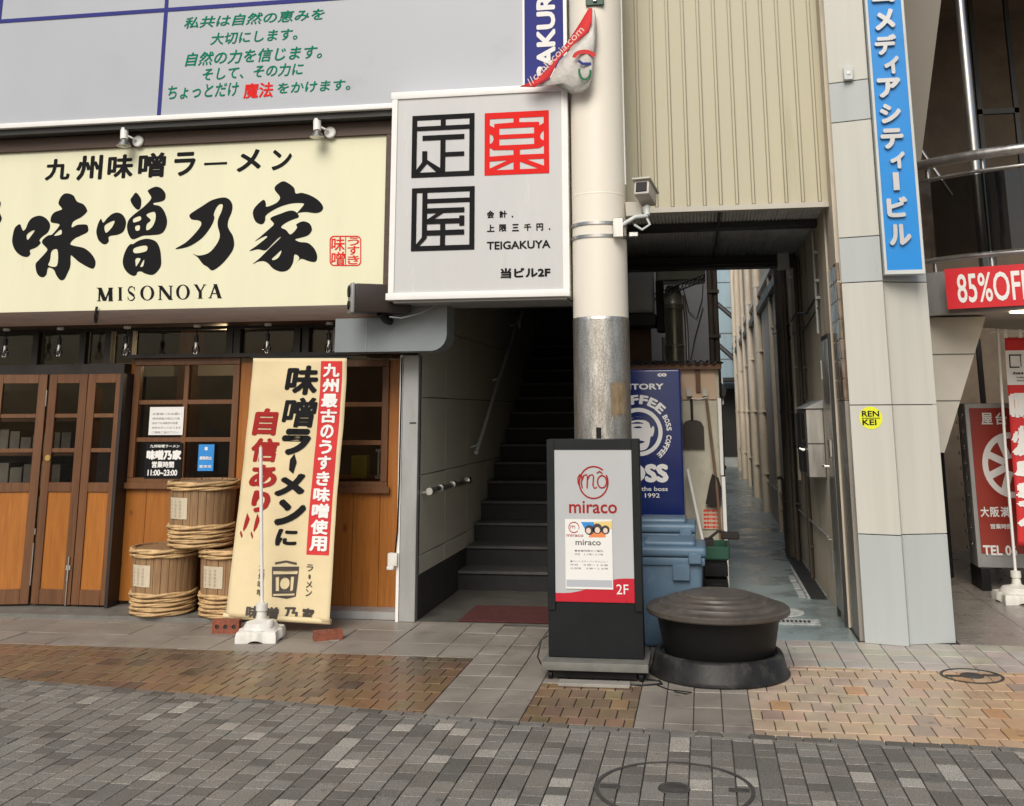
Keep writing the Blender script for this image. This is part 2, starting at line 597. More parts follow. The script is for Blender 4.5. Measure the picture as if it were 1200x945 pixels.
def outline(mb, loops, fn, smooth=True, sub=4):
    """filled shape (even-odd) from closed loops, mapped to the surface by fn(u, v)"""
    cu = bpy.data.curves.new("o", 'CURVE')
    cu.dimensions = '2D'
    cu.fill_mode = 'BOTH'
    for lp in loops:
        pts = catmull(lp, sub) if smooth else lp
        s = cu.splines.new('POLY')
        s.points.add(len(pts) - 1)
        for q, p in zip(s.points, pts):
            q.co = (p[0] / 100, p[1] / 100, 0, 1)
        s.use_cyclic_u = True
    ob = bpy.data.objects.new("o", cu)
    COL.objects.link(ob)
    bpy.context.view_layer.update()
    me = bpy.data.meshes.new_from_object(ob.evaluated_get(bpy.context.evaluated_depsgraph_get()))
    vv = [mb.bm.verts.new(fn(v.co.x * 100, v.co.y * 100)) for v in me.vertices]
    for p in me.polygons:
        try:
            mb.bm.faces.new([vv[i] for i in p.vertices])
        except ValueError:
            pass
    bpy.data.objects.remove(ob)
    bpy.data.curves.remove(cu)
    bpy.data.meshes.remove(me)


def stroke(mb, pts, wid, fn, lift=(0, 0, 0)):
    """flat pen stroke of given width(s) along 2-D points, mapped by fn"""
    k = len(pts)
    ws = wid if isinstance(wid, (list, tuple)) else [wid] * k
    L_, R_ = [], []
    for i in range(k):
        a, b = pts[max(i - 1, 0)], pts[min(i + 1, k - 1)]
        dx, dy = b[0] - a[0], b[1] - a[1]
        l = math.hypot(dx, dy) or 1
        nx, ny = -dy / l * ws[i] / 2, dx / l * ws[i] / 2
        L_.append(mb.bm.verts.new(Vector(fn(pts[i][0] + nx, pts[i][1] + ny)) + Vector(lift)))
        R_.append(mb.bm.verts.new(Vector(fn(pts[i][0] - nx, pts[i][1] - ny)) + Vector(lift)))
    for i in range(k - 1):
        mb.bm.faces.new((L_[i], L_[i + 1], R_[i + 1], R_[i]))


def arc(cx, cy, rx, ry, a0, a1, n=28):
    return [(cx + rx * cos(R(a0 + (a1 - a0) * i / n)), cy + ry * sin(R(a0 + (a1 - a0) * i / n))) for i in range(n + 1)]


def plane_map(ox, oy, sc, Y):
    """zoom-window coordinates -> wall plane"""
    def fn(u, v):
        p = at(ox + u / sc, oy + v / sc, Y)
        return (p.x, Y, p.z)
    return fn


# ------------------------------------------------------------------ ground
o = MB()
o.quad((-80, -60, -.014), (80, -60, -.014), (80, 90, -.014), (-80, 90, -.014))
structure(o.build('ground', M['mortar']))

BND = [(-40, 8.6), (-9, 6.95), (-6, 6.60), (-4.485, 6.44), (-2.66, 6.20), (-1.08, 5.965), (.28, 5.895), (1.52, 5.865), (6, 5.84), (40, 5.8)]


def bnd(x):
    for (x0, y0), (x1, y1) in zip(BND, BND[1:]):
        if x0 <= x <= x1:
            return y0 + (y1 - y0) * (x - x0) / (x1 - x0), (y1 - y0) / (x1 - x0)
    return 6, 0


def clip(poly, a, b, keep_above):
    """keep the side of the line y = a + b x"""
    out = []
    s = 1 if keep_above else -1
    for i in range(len(poly)):
        p, q = poly[i], poly[(i + 1) % len(poly)]
        dp, dq = s * (p[1] - a - b * p[0]), s * (q[1] - a - b * q[0])
        if dp >= 0:
            out.append(p)
        if dp * dq < 0:
            t = dp / (dp - dq)
            out.append((p[0] + (q[0] - p[0]) * t, p[1] + (q[1] - p[1]) * t))
    return out


class Pave:
    def __init__(self):
        self.bm = bmesh.new()
        self.cl = self.bm.loops.layers.float_color.new("Col")

    def cell(self, x0, x1, y0, y1, col, gap=.003, z=0.0, shift=None, below=None, above=None):
        poly = [(x0 + gap, y0 + gap), (x1 - gap, y0 + gap), (x1 - gap, y1 - gap), (x0 + gap, y1 - gap)]
        xc = (x0 + x1) / 2
        yb, sl_ = bnd(xc)
        if below is not None:
            poly = clip(poly, yb - sl_ * xc + below, sl_, False)
        if above is not None:
            poly = clip(poly, yb - sl_ * xc + above, sl_, True)
        if len(poly) < 3:
            return
        cx = sum(p[0] for p in poly) / len(poly)
        cy = sum(p[1] for p in poly) / len(poly)
        ar = abs(sum(poly[i][0] * poly[(i + 1) % len(poly)][1] - poly[(i + 1) % len(poly)][0] * poly[i][1] for i in range(len(poly)))) / 2
        if ar < .0006:
            return
        dz = random.uniform(-.0012, .0012)
        tx, ty = random.gauss(0, .006), random.gauss(0, .006)
        b = .0018
        top, low = [], []
        for (x, y) in poly:
            dx, dy = x - cx, y - cy
            l = math.hypot(dx, dy)
            k = max(0, 1 - b * 1.4 / l)
            top.append(self.bm.verts.new((cx + dx * k, cy + dy * k, z + dz + tx * dx + ty * dy)))
            low.append(self.bm.verts.new((x, y, z + dz + tx * dx + ty * dy - .0022)))
        bot = [self.bm.verts.new((v.co.x, v.co.y, z - .013)) for v in low]
        fs = [self.bm.faces.new(top)]
        n = len(top)
        for i in range(n):
            j = (i + 1) % n
            fs.append(self.bm.faces.new((low[i], low[j], top[j], top[i])))
            fs.append(self.bm.faces.new((bot[i], bot[j], low[j], low[i])))
        for f in fs:
            for l in f.loops:
                l[self.cl] = (*col, 1)

    def build(self, name, mt):
        bmesh.ops.recalc_face_normals(self.bm, faces=self.bm.faces[:])
        me = bpy.data.meshes.new(name)
        self.bm.to_mesh(me)
        self.bm.free()
        me.materials.append(mt)
        o = bpy.data.objects.new(name, me)
        COL.objects.link(o)
        return structure(o)


def grey():
    q = random.random()
    if q < .045:
        g = random.uniform(.28, .35)
    elif q < .33:
        g = random.uniform(.115, .15)
    else:
        g = random.uniform(.17, .215)
    h = random.random()
    return (g * (1.04 + .05 * h), g * .99, g * (.88 - .03 * h))


pv = Pave()
PW = .1045
x = -9.0
while x < 6:
    y = 3.2 + random.uniform(0, .2)
    yb = max(bnd(x)[0], bnd(x + PW)[0])
    while y < yb:
        L_ = random.choice((.108, .108, .108, .108, .13, .216))
        pv.cell(x, x + PW, y, y + L_, grey(), below=-.075)
        y += L_
    x += PW
x = -9.0
while x < 6:                                      # border course along the street edge
    c = grey()
    yb, s_ = bnd(x + .07)
    yb = yb - .075
    pv.cell(x, x + .135, yb - .2, yb + .3, tuple(v * .86 for v in c), above=-.075, below=0.0)
    x += .135
pv.build('street_paving', M['paver'])


def slab(x=0, y=0):
    g = random.uniform(.22, .25) * (1 + .18 * noise.noise(Vector((x * .7, y * 1.1, 5))))
    return (g * 1.08, g * .96, g * .82)


def mixc(a, b, t):
    t = max(0, min(1, t))
    return tuple(p + (q - p) * t for p, q in zip(a, b))


def brown(x, y):
    """old brown tiles: slow drift between tan, brown and grimy grey, with a few odd tiles"""
    n = noise.noise(Vector((x * .8, y * 1.6, 3.1))) * .9 + noise.noise(Vector((x * 2.6, y * 3.4, 7.7))) * .5
    c = mixc((.178, .115, .069), (.112, .085, .064), .35 + n)
    c = mixc(c, (.225, .135, .068), max(0, -n * .9) + max(0, .5 - (y - 6.0)) * .5)
    q = random.random()
    if q < .05:
        c = mixc(c, (.075, .058, .045), .7)
    elif q < .10:
        c = mixc(c, (.26, .175, .085), .6)
    return tuple(v * random.uniform(.93, 1.07) for v in c)


def orange(x, y):
    n = noise.noise(Vector((x * .9, y * 1.3, 1.7))) * .8
    c = mixc((.49, .385, .285), (.52, .33, .18), .25 + (x - .3) * .28 + n * .6)
    q = random.random()
    if q < .06:
        c = mixc(c, (.30, .24, .19), .7)
    elif q < .12:
        c = mixc(c, (.50, .27, .12), .7)
    return tuple(v * random.uniform(.95, 1.05) for v in c)


pt = Pave()
ps = Pave()


def field(P, x0, x1, y0, y1, px, py, colf, bond, above=None):
    r = 0
    y = y0
    while y < y1 - .01:
        x = x0 - (px / 2 if (bond and r % 2) else 0)
        while x < x1 - .01:
            a, b = max(x, x0), min(x + px, x1)
            if b - a > .02:
                P.cell(a, b, y, min(y + py, y1), colf(x, y), above=above)
            x += px
        y += py
        r += 1


field(pt, -9, -1.6, 5.9, 7.37, .108, .192, brown, True, above=0.0)
field(ps, -9, -1.6, 7.37, 8.56, .42, .40, slab, False)
field(ps, -1.6, -1.04, 5.7, 8.46, .187, .30, slab, False, above=0.0)
field(pt, -1.04, -.42, 5.7, 6.78, .103, .192, lambda x, y: tuple(v * 1.25 for v in brown(x, y)), True, above=0.0)
field(ps, -1.04, -.42, 6.78, 8.46, .155, .28, slab, False)
field(ps, -.42, .21, 5.7, 8.22, .1575, .33, slab, False, above=0.0)
field(pt, .21, 6.0, 5.6, 7.42, .116, .193, orange, True, above=0.0)
field(ps, .21, 6.0, 7.42, 8.22, .165, .2, lambda x, y: tuple(v * random.uniform(1.55, 1.75) for v in (.26, .24, .21)), False)  # slabs by the alley mouth: bright reflection put into their paler colour
pt.build('tile_paving', M['tile'])
M['slab'] = mat('flag stone', (.2, .2, .2), .5, var=.16, vs=3, bump=.15, bs=90, attr=True, speck=.16, rvar=.16, dirt=(.135, .12, .10), ds=1.3, dcov=.57, spots=True)
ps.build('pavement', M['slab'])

structure(MB().box(-.95, 1.06, 8.222, 34, -.012, .0).build('alley_floor', M['concrete']))
fl = MB()
for i in range(8):
    for j in range(10):
        fl.box(1.765 + i * .6, 2.36 + i * .6, 8.228 + j * .6, 8.823 + j * .6, -.012, .002)
structure(fl.build('terrazzo_floor', M['terrazzo']))

# ------------------------------------------------------------------ restaurant building
SH = thing('restaurant_building', (-4.3, 8.8, 0), 'timber fronted noodle shop with honey pine panels, brown framed windows and folding doors', 'restaurant')
WY = 8.78
# honey pine wall with two window openings
W1 = (-5.05, -4.04, 1.035, 2.135)     # left window opening  x0 x1 z0 z1
W2 = (-3.30, -2.665, 1.01, 2.10)
wm = MB()
for (a, b, c, e) in ((-5.10, -2.49, .06, W1[2]), (-4.04, -3.30, W1[2], 2.14), (-5.10, -5.05, W1[2], 2.14),
                     (-2.665, -2.49, W1[2], 2.14)):
    nb = max(1, round((b - a) / .24))
    for i in range(nb):
        wm.box(a + (b - a) * i / nb + .0015, a + (b - a) * (i + 1) / nb - .0015, WY, WY + .03, c, e, .002, 1)
wm.build('wall', M['orange_wood'], SH)
box('wall', M['dark_wood'], SH, -5.1, -2.49, WY + .031, WY + .06, .06, 1.0)
box('kerb', M['dull_steel'], SH, -3.7, -2.5, 8.57, 8.83, 0, .06)
box('doorstep', M['slab' if False else 'stand_base'], SH, -8, -3.705, 8.30, 8.83, -.01, .028)


def window(x0, x1, z0, z1, Y, cols, rows, parent):
    fr = MB()
    t = .06
    for a in ((x0, x1, z0, z0 + t), (x0, x1, z1 - t, z1)):
        fr.box(a[0], a[1], Y - .035, Y + .03, a[2], a[3], .004, 1)
    for a in ((x0, x0 + t), (x1 - t, x1)):
        fr.box(a[0], a[1], Y - .033, Y + .03, z0 + t, z1 - t, .004, 1)
    for i in range(1, cols):
        xx = x0 + t + (x1 - x0 - 2 * t) * i / cols
        fr.box(xx - .022, xx + .022, Y - .022, Y + .02, z0 + t, z1 - t, .003, 1)
    for i in range(1, rows):
        zz = z0 + t + (z1 - z0 - 2 * t) * i / rows
        fr.box(x0 + t, x1 - t, Y - .020, Y + .018, zz - .02, zz + .02, .003, 1)
    f = fr.build('window', M['dark_wood_v'], parent, smooth=True)
    MB().box(x0 + t, x1 - t, Y + .003, Y + .008, z0 + t, z1 - t).build('pane', M['glass'], f)
    sl_ = MB().box(x0 - .03, x1 + .03, Y - .06, Y - .036, z0 - .035, z0 + .02, .004, 1)
    sl_.build('sill', M['dark_wood_v'], f, smooth=True)
    return f


window(*W1, WY + .01, 2, 3, SH)
window(*W2, WY + .01, 1, 3, SH)
# transom lights under the eaves beam
tr = MB()
for a, b in ((-6.6, -5.18), (-5.10, -3.46), (-3.46, -2.55)):
    pass
tm = MB()
tm.box(-8, -2.49, 8.70, 8.80, 2.385, 2.42)
tm.box(-8, -5.09, 8.66, 8.80, 2.0, 2.09)
tm.box(-5.09, -2.49, 8.70, 8.80, 2.137, 2.17)
for xx in (-6.85, -6.02, -5.55, -5.3):
    tm.box(xx - .03, xx + .03, 8.71, 8.79, 2.09, 2.385)
for xx in (-5.09, -4.13, -4.06, -3.5, -3.42, -2.52):
    tm.box(xx - .03, xx + .03, 8.71, 8.79, 2.17, 2.385)
tm.build('transom_frame', M['black_wood'], SH)
MB().box(-8, -2.49, 8.762, 8.768, 2.09, 2.385).build('transom_pane', M['glass'], SH)
box('post', M['black_wood'], SH, -5.085, -5.055, 8.60, 8.80, 0.028, 2.0)
box('transom_panel', M['dull_steel'], SH, -3.16, -3.0, 8.695, 8.70, 2.175, 2.38)
# interior seen through the panes
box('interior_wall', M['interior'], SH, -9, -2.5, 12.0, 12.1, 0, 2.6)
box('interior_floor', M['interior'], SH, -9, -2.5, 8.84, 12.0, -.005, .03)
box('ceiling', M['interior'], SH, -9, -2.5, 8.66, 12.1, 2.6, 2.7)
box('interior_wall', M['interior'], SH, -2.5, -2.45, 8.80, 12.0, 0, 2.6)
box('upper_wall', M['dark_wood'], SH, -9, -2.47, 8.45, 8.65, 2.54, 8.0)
# eaves beam under the shop sign
box('eaves_beam', M['dark_wood'], SH, -8, -2.6, 8.262, 8.66, 2.405, 2.53, .004)
# folding doors
def door_leaf(xa, ya, xb, yb, inner=True):
    """glazed leaf between two plan points"""
    A, B = Vector((xa, ya, 0)), Vector((xb, yb, 0))
    W = (B - A).length
    ang = math.atan2(yb - ya, xb - xa)
    mtx = Matrix.Translation(A) @ Matrix.Rotation(ang, 4, 'Z')

    def tf(mb):
        for v in mb.bm.verts:
            v.co = mtx @ v.co
        return mb
    fr = MB()
    s = .075
    for q in ((0, s), (W - s, W)):
        fr.box(q[0], q[1], 0, .04, .045, 2.0, .003, 1)
    for z0, z1 in ((.045, .17), (.98, 1.06), (1.92, 2.0)):
        fr.box(s, W - s, .001, .039, z0, z1, .003, 1)
    for zz in (1.335, 1.635):
        fr.box(s, W - s, .006, .034, zz - .018, zz + .018, .003, 1)
    dr = tf(fr).build('door', M['dark_wood_v'], SH, smooth=True)
    tf(MB().box(s, W - s, .014, .026, .17, .98)).build('lower_panel', M['orange_wood'], dr)
    tf(MB().box(s, W - s, .018, .022, 1.06, 1.92)).build('pane', M['glass'], dr)
    return dr, tf


door_leaf(-6.62, 8.62, -6.24, 8.50)
door_leaf(-6.24, 8.50, -5.80, 8.612)
d2, tf2 = door_leaf(-5.785, 8.62, -5.415, 8.622)
d3, tf3 = door_leaf(-5.41, 8.624, -5.065, 8.622)
q = MB()
q.tube([(.335, -.012, .24), (.335, -.012, .44)], .008, 8).tube([(.335, -.012, .04), (.335, -.012, .26)], .005, 8)
q.box(.315, .355, -.014, -.002, .33, .37)
tf2(q).build('bolt', M['steel'], d2, smooth=True)
q = MB()
q.tube([(.05, .0, 1.27), (.05, -.008, 1.27)], .026, 20)
tf2(q).build('lock', mat('brass', (.75, .52, .16), .3, metal=.8), d2, smooth=True)
q = MB()
for zz in (.62, .5, .36):
    q.box(-.022, -.006, -.006, .012, zz, zz + .05)
q.tube([(-.012, -.008, .2), (-.012, -.008, .55)], .006, 8)
q.tube([(-.012, -.008, 1.72), (-.012, -.008, 1.86)], .006, 8)
tf2(q).build('hinge', M['steel'], d2, smooth=True)
MB().box(-2.492, -2.468, 8.50, 8.80, 0, 2.12).build('edge_strip', M['white_metal'], SH)

# things behind the panes
ub = thing('shelf_unit', (-6.2, 9.3, .028), 'dim shelf stacked with pale packets behind the leftmost glazed door', 'shelf')
for zz in (.3, .62, .94, 1.26, 1.58):
    box('shelf', M['dark_wood_v'], ub, -7.2, -5.85, 9.3, 9.6, zz, zz + .03)
for xx in (-7.2, -5.88):
    box('side', M['dark_wood_v'], ub, xx, xx + .03, 9.31, 9.59, .028, 1.9)
pk = MB()
for zz in (.33, .65, .97, 1.29):
    xx = -7.15
    while xx < -6.05:
        ww = random.uniform(.08, .16)
        pk.box(xx, xx + ww, 9.33, 9.55, zz, zz + random.uniform(.1, .24))
        xx += ww + .02
pk.build('packets', M['interior_pale'], ub)
box('back_panel', M['interior'], ub, -7.17, -5.88, 9.585, 9.6, .03, 1.88)
t_ = thing('counter_table', (-3.0, 9.5, .028), 'plain counter table standing just inside the narrow right window', 'table')
box('tabletop', M['dark_wood_v'], t_, -3.5, -2.6, 9.3, 9.9, 1.02, 1.06)
for xx in (-3.45, -2.7):
    for yy in (9.33, 9.82):
        box('leg', M['dark_wood_v'], t_, xx, xx + .05, yy, yy + .05, .03, 1.02)
cr = MB()
for i in range(6):
    cr.box(-2.93 + i * .045, -2.915 + i * .045, 9.33, 9.345, 1.07, 1.3)
cr.box(-2.95, -2.67, 9.33, 9.56, 1.06, 1.085)
cr.box(-2.95, -2.67, 9.328, 9.345, 1.295, 1.32)
cr.box(-2.80, -2.67, 9.325, 9.34, 1.08, 1.19)
tag(cr.build('slatted_crate', M['paper'], base=(-2.8, 9.45, 1.06)), 'white slatted crate behind the narrow right window', 'crate')
yp = MB().box(-3.18, -3.03, 9.32, 9.42, 1.062, 1.26, .012)
tag(yp.build('snack_packet', mat('yellow packet', (.5, .42, .08), .4), base=(-3.1, 9.37, 1.06), smooth=True), 'yellow packet leaning inside the narrow right window', 'packet')
box('interior_partition', M['ac'], SH, -3.05, -2.55, 10.2, 10.24, .03, 2.2)
box('interior_screen', mat('olive screen', (.09, .085, .03), .7), SH, -4.65, -4.35, 10.3, 10.33, 1.4, 1.75)
box('interior_post', M['dark_wood_v'], SH, -5.6, -5.42, 10.6, 10.78, .03, 2.6)
box('interior_beam', M['stringer'], SH, -6.9, -5.0, 10.7, 10.75, 2.05, 2.2)

lp = at(270, 399, 9.6)
IL = thing('interior_lamp', (lp.x, 9.6, lp.z), 'small glowing warm lamp seen through the transom left of the cream banner', 'lamp')
MB().lathe([(0, -.03), (.02, -.024), (.028, 0), (.02, .024), (0, .03)], (lp.x, 9.6, lp.z), 16).build('bulb', M['lit'], IL, smooth=True)
MB().tube([(lp.x, 9.6, lp.z + .03), (lp.x, 9.6, 2.6)], .006, 6).build('cord', M['black'], IL)
ld = bpy.data.lights.new('lamp_glow', 'POINT')
ld.energy = 16
ld.color = (1, .72, .42)
ld.shadow_soft_size = .06
lo_ = bpy.data.objects.new('lamp_glow', ld)
COL.objects.link(lo_)
lo_.parent = IL
lo_.location = (0, -.05, -.12)

# ------------------------------------------------------------------ main shop sign
SG = thing('shop_sign', (-4.4, 8.25, 2.53), 'long cream sign board with huge black brush lettering above the shop', 'sign')
sx0, sx1, sz0, sz1 = -6.75, -2.583, 2.536, 3.985
fr = MB()
fr.box(-8, -2.50, 8.25, 8.445, 3.985, 4.11, .004, 1)
fr.box(-2.583, -2.50, 8.25, 8.445, 2.535, 3.985, .004, 1)
fr.build('frame', M['dark_wood'], SG, smooth=True)
box('panel', M['cream_panel'], SG, -8, sx1, 8.28, 8.44, 2.532, 3.985)
YL = 8.277
big = MB()
fm = plane_map(0, 210, 7.267, YL)
outline(big, [[(170, 385), (185, 420), (198, 440), (220, 420), (240, 370), (275, 330), (335, 312), (385, 330), (420, 370), (425, 410), (405, 455), (360, 490), (335, 520), (345, 545), (310, 580), (255, 605), (258, 635), (240, 660), (205, 662), (160, 640), (125, 600), (105, 545), (105, 500), (120, 430), (140, 400)],
              [(295, 436), (255, 450), (226, 480), (235, 518), (268, 480)]], fm)
outline(big, [[(575, 122), (625, 140), (655, 190), (710, 215), (740, 260), (735, 285), (690, 325), (640, 350), (615, 375), (612, 412), (660, 390), (735, 388), (750, 415), (745, 450), (690, 480), (630, 510), (598, 555), (650, 572), (720, 590), (780, 640), (812, 700), (805, 750), (780, 762), (720, 735), (665, 700), (610, 652), (601, 660), (598, 740), (575, 800), (545, 855), (510, 858), (480, 820), (455, 770), (410, 755), (395, 810), (370, 835), (335, 828), (310, 790), (303, 725), (330, 690), (385, 630), (402, 595), (358, 545), (370, 510), (410, 480), (445, 470), (500, 405), (500, 382), (440, 370), (430, 350), (440, 310), (470, 280), (525, 260), (520, 240), (498, 210), (510, 165), (540, 130)],
              [(516, 430), (458, 482), (522, 470)], [(440, 612), (490, 605), (485, 738), (412, 735), (425, 690)]], fm)
fm = plane_map(105, 205, 7.27, YL)
outline(big, [[(97, 375), (115, 408), (150, 370), (190, 335), (235, 322), (280, 340), (308, 390), (305, 440), (285, 485), (240, 510), (165, 525), (163, 565), (140, 590), (110, 588), (75, 555), (58, 500), (60, 460), (75, 410)],
              [(210, 390), (130, 430), (132, 485), (150, 490), (195, 440)]], fm)
outline(big, [[(395, 152), (430, 190), (440, 225), (432, 280), (410, 298), (375, 270), (348, 218), (365, 185)]], fm)
outline(big, [[(500, 130), (560, 102), (610, 115), (645, 160), (640, 210), (600, 230), (545, 240), (550, 255), (600, 268), (640, 320), (660, 400), (640, 470), (600, 505), (520, 515), (450, 520), (370, 550), (335, 515), (318, 450), (330, 390), (370, 345), (420, 305), (470, 265), (525, 200), (500, 150)],
              [(372, 375), (428, 352), (436, 385), (377, 406)], [(388, 440), (425, 430), (425, 470), (395, 475)],
              [(482, 340), (550, 315), (563, 360), (545, 425), (510, 465), (482, 468), (487, 420), (520, 385)]], fm)
outline(big, [[(370, 590), (420, 560), (490, 545), (560, 565), (595, 620), (608, 700), (605, 780), (560, 840), (520, 853), (470, 840), (440, 824), (408, 828), (395, 855), (360, 858), (310, 820), (283, 760), (290, 690), (320, 620), (350, 590)],
              [(378, 625), (480, 602), (482, 650), (385, 668)], [(392, 715), (434, 715), (402, 774), (393, 775)], [(460, 724), (464, 745), (454, 780), (430, 780)]], fm)
fm = plane_map(195, 205, 7.27, YL)
outline(big, [[(490, 193), (540, 215), (562, 260), (555, 320), (530, 380), (522, 430), (535, 470), (565, 520), (577, 590), (560, 650), (510, 720), (450, 780), (390, 815), (350, 785), (310, 760), (265, 702), (222, 672), (270, 688), (340, 675), (390, 640), (440, 570), (455, 510), (438, 440), (440, 380), (470, 310), (480, 258), (455, 250), (425, 280), (403, 335), (408, 370), (385, 430), (330, 510), (270, 565), (180, 615), (75, 632), (160, 580), (230, 515), (290, 440), (295, 405), (270, 388), (215, 380), (195, 350), (215, 325), (300, 270), (390, 215)]], fm)
fm = plane_map(285, 205, 7.56, YL)
outline(big, [[(178, 222), (200, 250), (205, 283), (270, 262), (310, 235), (325, 195), (280, 135), (290, 95), (350, 58), (400, 75), (450, 115), (465, 165), (520, 160), (600, 185), (670, 230), (708, 285), (690, 325), (640, 340), (560, 330), (500, 335), (475, 342), (510, 300), (538, 257), (480, 250), (400, 260), (300, 295), (205, 355), (195, 400), (180, 430), (150, 438), (110, 415), (88, 365), (88, 320), (115, 275)]], fm)
outline(big, [[(240, 385), (330, 345), (410, 318), (460, 325), (492, 360), (485, 380), (430, 400), (370, 430), (335, 465), (380, 490), (415, 528), (450, 505), (478, 465), (470, 440), (530, 412), (590, 435), (608, 490), (575, 535), (520, 555), (460, 572), (500, 595), (575, 605), (630, 655), (655, 720), (640, 770), (580, 765), (510, 745), (460, 790), (498, 737), (455, 705), (440, 780), (400, 840), (340, 858), (270, 835), (220, 785), (180, 765), (130, 770), (85, 790), (150, 735), (235, 650), (328, 560), (318, 556), (270, 600), (200, 668), (130, 660), (55, 675), (110, 635), (180, 580), (213, 550), (190, 545), (105, 588), (150, 550), (230, 480), (272, 435)],
              [(335, 670), (290, 710), (254, 745), (270, 756), (310, 735), (335, 692)]], fm)
# the edge of one more brush character at the far left
fm = plane_map(0, 210, 7.267, YL)
outline(big, [[(-60, 200), (-6, 185), (6, 215), (-8, 260), (2, 300), (14, 335), (-6, 375), (-60, 380)]], fm)
big.build('lettering', M['black_ink'], SG)
sm = MB()
for ch, a, yt, yb, b in (('九', 52, 187, 212, 82), ('州', 88, 183, 212, 120), ('味', 125, 182, 210, 156), ('噌', 161, 180, 209, 194),
                         ('ラ', 203, 179, 207, 229), ('ー', 239, 191, 194, 266), ('メ', 277, 176, 202, 306), ('ン', 318, 176, 200, 342)):
    T(sm, ch, a, yt, yb, b, YL, .028)
sm.build('lettering', M['black_ink'], SG)


def serif_letter(ch):
    """list of closed loops in a 0..1 box, thick and thin strokes with serifs"""
    def bar(x0, y0, x1, y1, w0, w1=None):
        w1 = w1 or w0
        w0, w1 = w0 * 1.25 + .03, w1 * 1.25 + .03
        return [(x0 - w0 / 2, y0), (x0 + w0 / 2, y0), (x1 + w1 / 2, y1), (x1 - w1 / 2, y1)]

    def ser(x, y, w=.34):
        return [(x - w / 2, y - .02), (x + w / 2, y - .02), (x + w / 2, y + .02), (x - w / 2, y + .02)]
    if ch == 'I':
        return [[bar(.5, 0, .5, 1, .3)], [ser(.5, .02, .7)], [ser(.5, .98, .7)]]
    if ch == 'M':
        return [[bar(.12, 0, .16, 1, .06)], [bar(.16, 1, .48, .02, .18)], [bar(.84, 1, .5, .02, .06)], [bar(.86, 0, .84, 1, .17)],
                [ser(.12, .02, .26)], [ser(.86, .02, .32)], [ser(.1, .98, .22)], [ser(.92, .98, .22)]]
    if ch == 'N':
        return [[bar(.14, 0, .14, 1, .06)], [bar(.14, 1, .86, .0, .2)], [bar(.86, 0, .86, 1, .06)], [ser(.14, .02, .28)], [ser(.12, .98, .26)], [ser(.86, .98, .28)]]
    if ch == 'A':
        return [[bar(.12, 0, .5, 1, .06)], [bar(.84, 0, .5, 1, .2)], [[(.24, .3), (.72, .3), (.70, .36), (.26, .36)]], [ser(.12, .02, .28)], [ser(.84, .02, .34)]]
    if ch == 'Y':
        return [[bar(.5, 0, .5, .5, .18)], [bar(.5, .45, .12, 1, .18)], [bar(.5, .45, .86, 1, .06)], [ser(.5, .02, .4)], [ser(.12, .98, .32)], [ser(.86, .98, .28)]]
    if ch == 'O':
        return [[arc(.5, .5, .5, .52, 0, 360, 24)[:-1], arc(.5, .5, .29, .47, 0, 360, 24)[:-1]]]
    if ch == 'S':
        c = [(.86, .82), (.7, .95), (.5, 1), (.25, .93), (.12, .76), (.22, .6), (.5, .49), (.78, .36), (.86, .2), (.7, .05), (.45, 0), (.22, .05), (.08, .2)]
        wd = [.05, .07, .08, .12, .17, .2, .22, .2, .17, .1, .07, .06, .05]
        l, r_ = [], []
        for i in range(len(c)):
            a, b = c[max(0, i - 1)], c[min(len(c) - 1, i + 1)]
            dx, dy = b[0] - a[0], b[1] - a[1]
            n = math.hypot(dx, dy)
            l.append((c[i][0] - dy / n * wd[i] / 2, c[i][1] + dx / n * wd[i] / 2))
            r_.append((c[i][0] + dy / n * wd[i] / 2, c[i][1] - dx / n * wd[i] / 2))
        return [[l + r_[::-1]], [[(.84, .7), (.9, .7), (.9, .98), (.84, .98)]], [[(.05, .05), (.1, .05), (.1, .3), (.05, .3)]]]


ro = MB()
for ch, u0, v1, v0, u1 in (('M', 92, 82, 187, 215), ('I', 246, 79, 183, 298), ('S', 328, 73, 183, 392), ('O', 428, 68, 180, 538), ('N', 568, 67, 177, 684), ('O', 708, 60, 173, 816), ('Y', 850, 57, 167, 945), ('A', 962, 54, 164, 1066)):
    for i, lp in enumerate(serif_letter(ch)):
        def fn(a, b, u0=u0, u1=u1, v0=v0, v1=v1, i=i):
            p = at(100 + (u0 + (u1 - u0) * a / 100) / 6.667, 325 + (v0 + (v1 - v0) * b / 100) / 6.667, YL)
            return (p.x, YL - .0004 * i, p.z)
        outline(ro, [[(a * 100, b * 100) for a, b in l] for l in lp], fn, smooth=False)
ro.build('lettering', M['black_ink'], SG)
se = MB()
fm = plane_map(285, 205, 7.56, YL)


def rrect(x0, y0, x1, y1, r, n=5):
    out = []
    for cx, cy, a in ((x1 - r, y0 + r, -90), (x1 - r, y1 - r, 0), (x0 + r, y1 - r, 90), (x0 + r, y0 + r, 180)):
        out += arc(cx, cy, r, r, a, a + 90, n)
    return out


